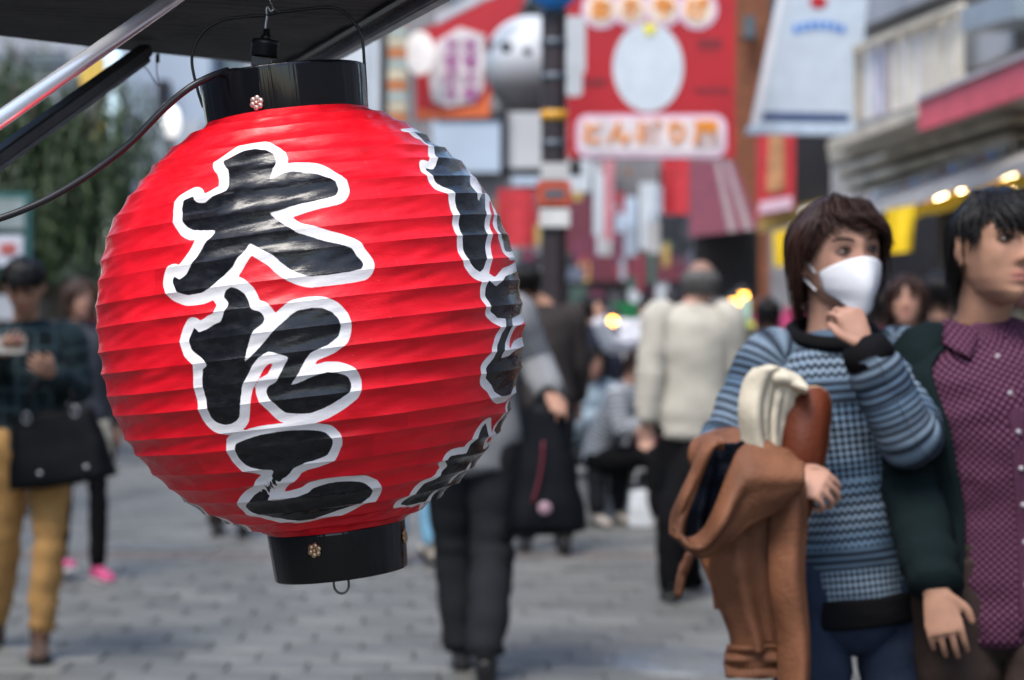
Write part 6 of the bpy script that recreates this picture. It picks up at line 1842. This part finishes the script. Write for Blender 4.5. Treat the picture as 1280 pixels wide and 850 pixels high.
walker('person in dark brown jacket walking away beside the pole', 681, 11.8, PI + R(8), 1.72, dict(top=f_dkjacket, bottom=fabric('dark_navy_cloth', (.014, .016, .022)), seed=3, stride=.5, tone=SKIN_B, grow=1.08, J=dict(head=px(657, 352, 11.8))))
walker('balding person in beige jacket and black trousers walking away', 866, 9.9, PI, 1.71, dict(top=f_beige, bottom=f_black, hem=.80, hair='bald', hair_col=H_GRY, seed=4, stride=.55, grow=1.14, voxel=.010, locks=140, sl=(.082, .068, .052), amp=.008, sc=4.0, tone=(.44, .25, .18), J=dict(ankL=px(866, 728, 10.2), kneeL=px(846, 650, 9.9), ankR=px(838, 735, 9.75), kneeR=px(838, 640, 9.75), head=px(876, 354, 9.92))))
# seated row on a low ledge
ledge = empty('stone_ledge', (P(760, 620, 13.6).x, 13.75, 0), 0, 'low pale stone ledge that the seated people rest on', 'ledge')
mb = MB(); mb.box((0, 0.1, .17), (1.9, .5, .34)); mb.build('block', m_grey, ledge, False, True, .02)
mb = MB(); mb.box((0, 0.1, .36), (1.96, .56, .04)); mb.build('coping', m_offw, ledge, False, True, .01)
def seated(label, pxx, Y, rz, o, lean=.06):
    hz = .40
    J = dict(pelvis=(0, 0, hz + .06), waist=(0, -.02, hz + .18), chest=(0, -.04 - lean, hz + .39), neck=(0, -.05 - lean * 1.6, hz + .55), head=(0, -.09 - lean * 2.0, hz + .69))
    for s, n_ in ((1, 'L'), (-1, 'R')):
        J.update({'hip' + n_: (s * .085, -.02, hz + .03), 'knee' + n_: (s * .10, -.42, hz + .08), 'ank' + n_: (s * .11, -.40 + .06 * s, .085), 'sh' + n_: (s * .155, -.05 - lean * 1.4, hz + .49), 'el' + n_: (s * .20, -.14 - lean, hz + .24), 'wr' + n_: (s * .07, -.33 - lean, hz + .34 * o.get('arm', 1))})
    J.update(o.get('JX', {}))
    o = dict(o); o['J'] = J
    return walker(label, pxx, Y, rz, 1.62, o)
M_STRIPE = stripe_mat('striped_jersey', (.36, .38, .40), (.12, .13, .15), 34)
seated('seated person in striped grey top looking down at a phone', 752, 13.55, R(62), dict(top=M_STRIPE, bottom=f_black, hair='bob', hair_col=(.03, .016, .012), seed=6, head=(0, R(28), 0), tone=SKIN_A, shoe=M_TANSHOE, hem=.88, top_name='jersey'), .10)
ph2 = empty('phone', P(787, 494, 13.4), 0, 'small pale phone in the hands of the seated striped top', 'phone')
mb = MB(); mb.box((0, 0, 0), (.075, .010, .14), (R(-20), R(20), R(40))); mb.build('case', m_white, ph2, False, True, .003)
mb = MB(); mb.box((.004, .004, 0), (.062, .008, .12), (R(-20), R(20), R(40))); mb.build('screen', mat('phone_lit', (.5, .55, .6), .2), ph2, False)
seated('seated person in pale blue denim jacket at the ledge end', 726, 13.9, R(25), dict(top=f_ltblue, bottom=f_dgrey, hair='long', hair_col=H_BLK, seed=7, tone=SKIN_A, shoe=M_TANSHOE, grow=1.1), .04)
sbp = soft_bag('maroon_handbag', 'small maroon handbag resting on the ledge', P(808, 586, 13.5), .30, .16, .24, mat('maroon_leather', (.10, .022, .028), .45), seed=7, cat='handbag')
mb = MB(); mb.tube(V3(spline([(-.07, 0, .22), (-.05, 0, .33), (.05, 0, .33), (.07, 0, .22)], 16)), .008, 8); mb.build('strap', M_BLACK, sbp)
o = soft_bag('paper_carrier_bag', 'white paper carrier bag standing on the paving by the ledge', Vector((P(802, 660, 13.25).x, 13.25, 0)), .16, .11, .25, m_offw, seed=8, top_w=.95)
mb = MB(); mb.tube(V3(spline([(-.05, -.02, .29), (-.03, -.02, .38), (.03, -.02, .38), (.05, -.02, .29)], 14)), .004, 6); mb.build('strap', m_white, o)
walker('person in white short sleeves and dark cap raising a hand', 812, 14.9, R(-30), 1.56, dict(top=f_white, bottom=f_dgrey, seed=8, tone=SKIN_A, hair='short', J=dict(shR=px(790, 428, 14.85), elR=px(764, 432, 14.6), wrR=px(748, 398, 14.5)), handR=dict(d=Vector((-.1, 0, 1)), n=Vector((0, -1, 0)), side=Vector((1, 0, 0)), curl=.1), top_name='tee', sl=(.08, .07, .055)))
walker('person with dark jacket standing behind the raised hand', 742, 16.2, R(170), 1.58, dict(top=fabric('ink_blue_cloth', (.02, .024, .04)), bottom=f_dgrey, seed=21, tone=SKIN_B))
# two faces in the gap between the pair in front
walker('long haired person in dark coat walking behind the pair in front', 1133, 8.4, R(-14), 1.57, dict(top=fabric('plum_dark_coat', (.022, .016, .020)), bottom=f_black, hair='long', hair_col=H_BRN, seed=9, tone=SKIN_A, face=True, voxel=.008, stride=.3))
walker('dark haired person facing away next to the long haired walker', 1176, 9.6, R(150), 1.62, dict(top=fabric('brown_dark_coat', (.04, .026, .022)), bottom=f_black, seed=10, stride=.3))
# behind the plaid shirt: dark leggings, pink trainers, beige hem
r, J, MH = walker('person in dark coat with black leggings and pink trainers', 98, 10.6, R(35), 1.60, dict(top=fabric('dark_slate_coat', (.05, .055, .065)), bottom=f_black, hair='long', hair_col=(.05, .028, .02), seed=11, shoe=M_PINKSHOE, sole=M_WSOLE, legrad=(.085, .088, .072, .055, .052, .050, .042), stride=.2, tone=SKIN_A))
mb = MB(); loft_torso(mb, J, 1.60, [(.70, .19, .15), (.80, .185, .14), (.90, .175, .13)], 30, 12); wrinkle(mb, .012, 8); mb.build('tunic_hem', f_cream, r)
walker('person in dark trousers hidden behind the lantern bottom', 287, 12.7, R(180), 1.68, dict(top=f_dkjacket, bottom=fabric('espresso_cloth', (.028, .022, .022)), seed=12, stride=.3))
walker('person in sky blue jeans half hidden by the lantern', 517, 11.2, R(200), 1.62, dict(top=f_white, bottom=f_sky, seed=13, stride=.25, shoe=M_TANSHOE))
far = [(128, 19.0, 1.62, f_redc := fabric('dull_red_coat', (.25, .05, .06)), 'far person in a dull red coat by the willow stall'), (735, 22.0, 1.66, f_dkjacket, 'far person in dark jacket under the far shopfronts'), (905, 19.5, 1.60, f_ltblue, 'far person in pale blue beyond the beige jacket'), (845, 24.0, 1.68, f_dgrey, 'far person in charcoal near the maroon hood'), (785, 27.0, 1.64, f_white, 'far person in white top down the street'),
       (668, 20.0, 1.62, f_black, 'far person in black beside the utility pole'), (960, 14.5, 1.55, fabric('olive_coat', (.07, .07, .045)), 'person in olive coat at the sales table'), (1068, 13.0, 1.60, f_dkjacket, 'person in dark jacket behind the sweater'), (1105, 11.5, 1.58, fabric('wine_coat', (.09, .02, .03)), 'person in wine red coat behind the sweater')]
for i_, (a, y_, h_, mm, lb_) in enumerate(far):
    walker(lb_, a, y_, R([0, 20, 200, 170, 10, 190, 160, 15, 185][i_]), h_, dict(top=mm, bottom=[f_black, f_dgrey, f_navyjean][i_ % 3], seed=30 + i_, stride=.3, voxel=.018, locks=50, hair='long' if i_ in (0, 2, 6, 8) else 'short'))
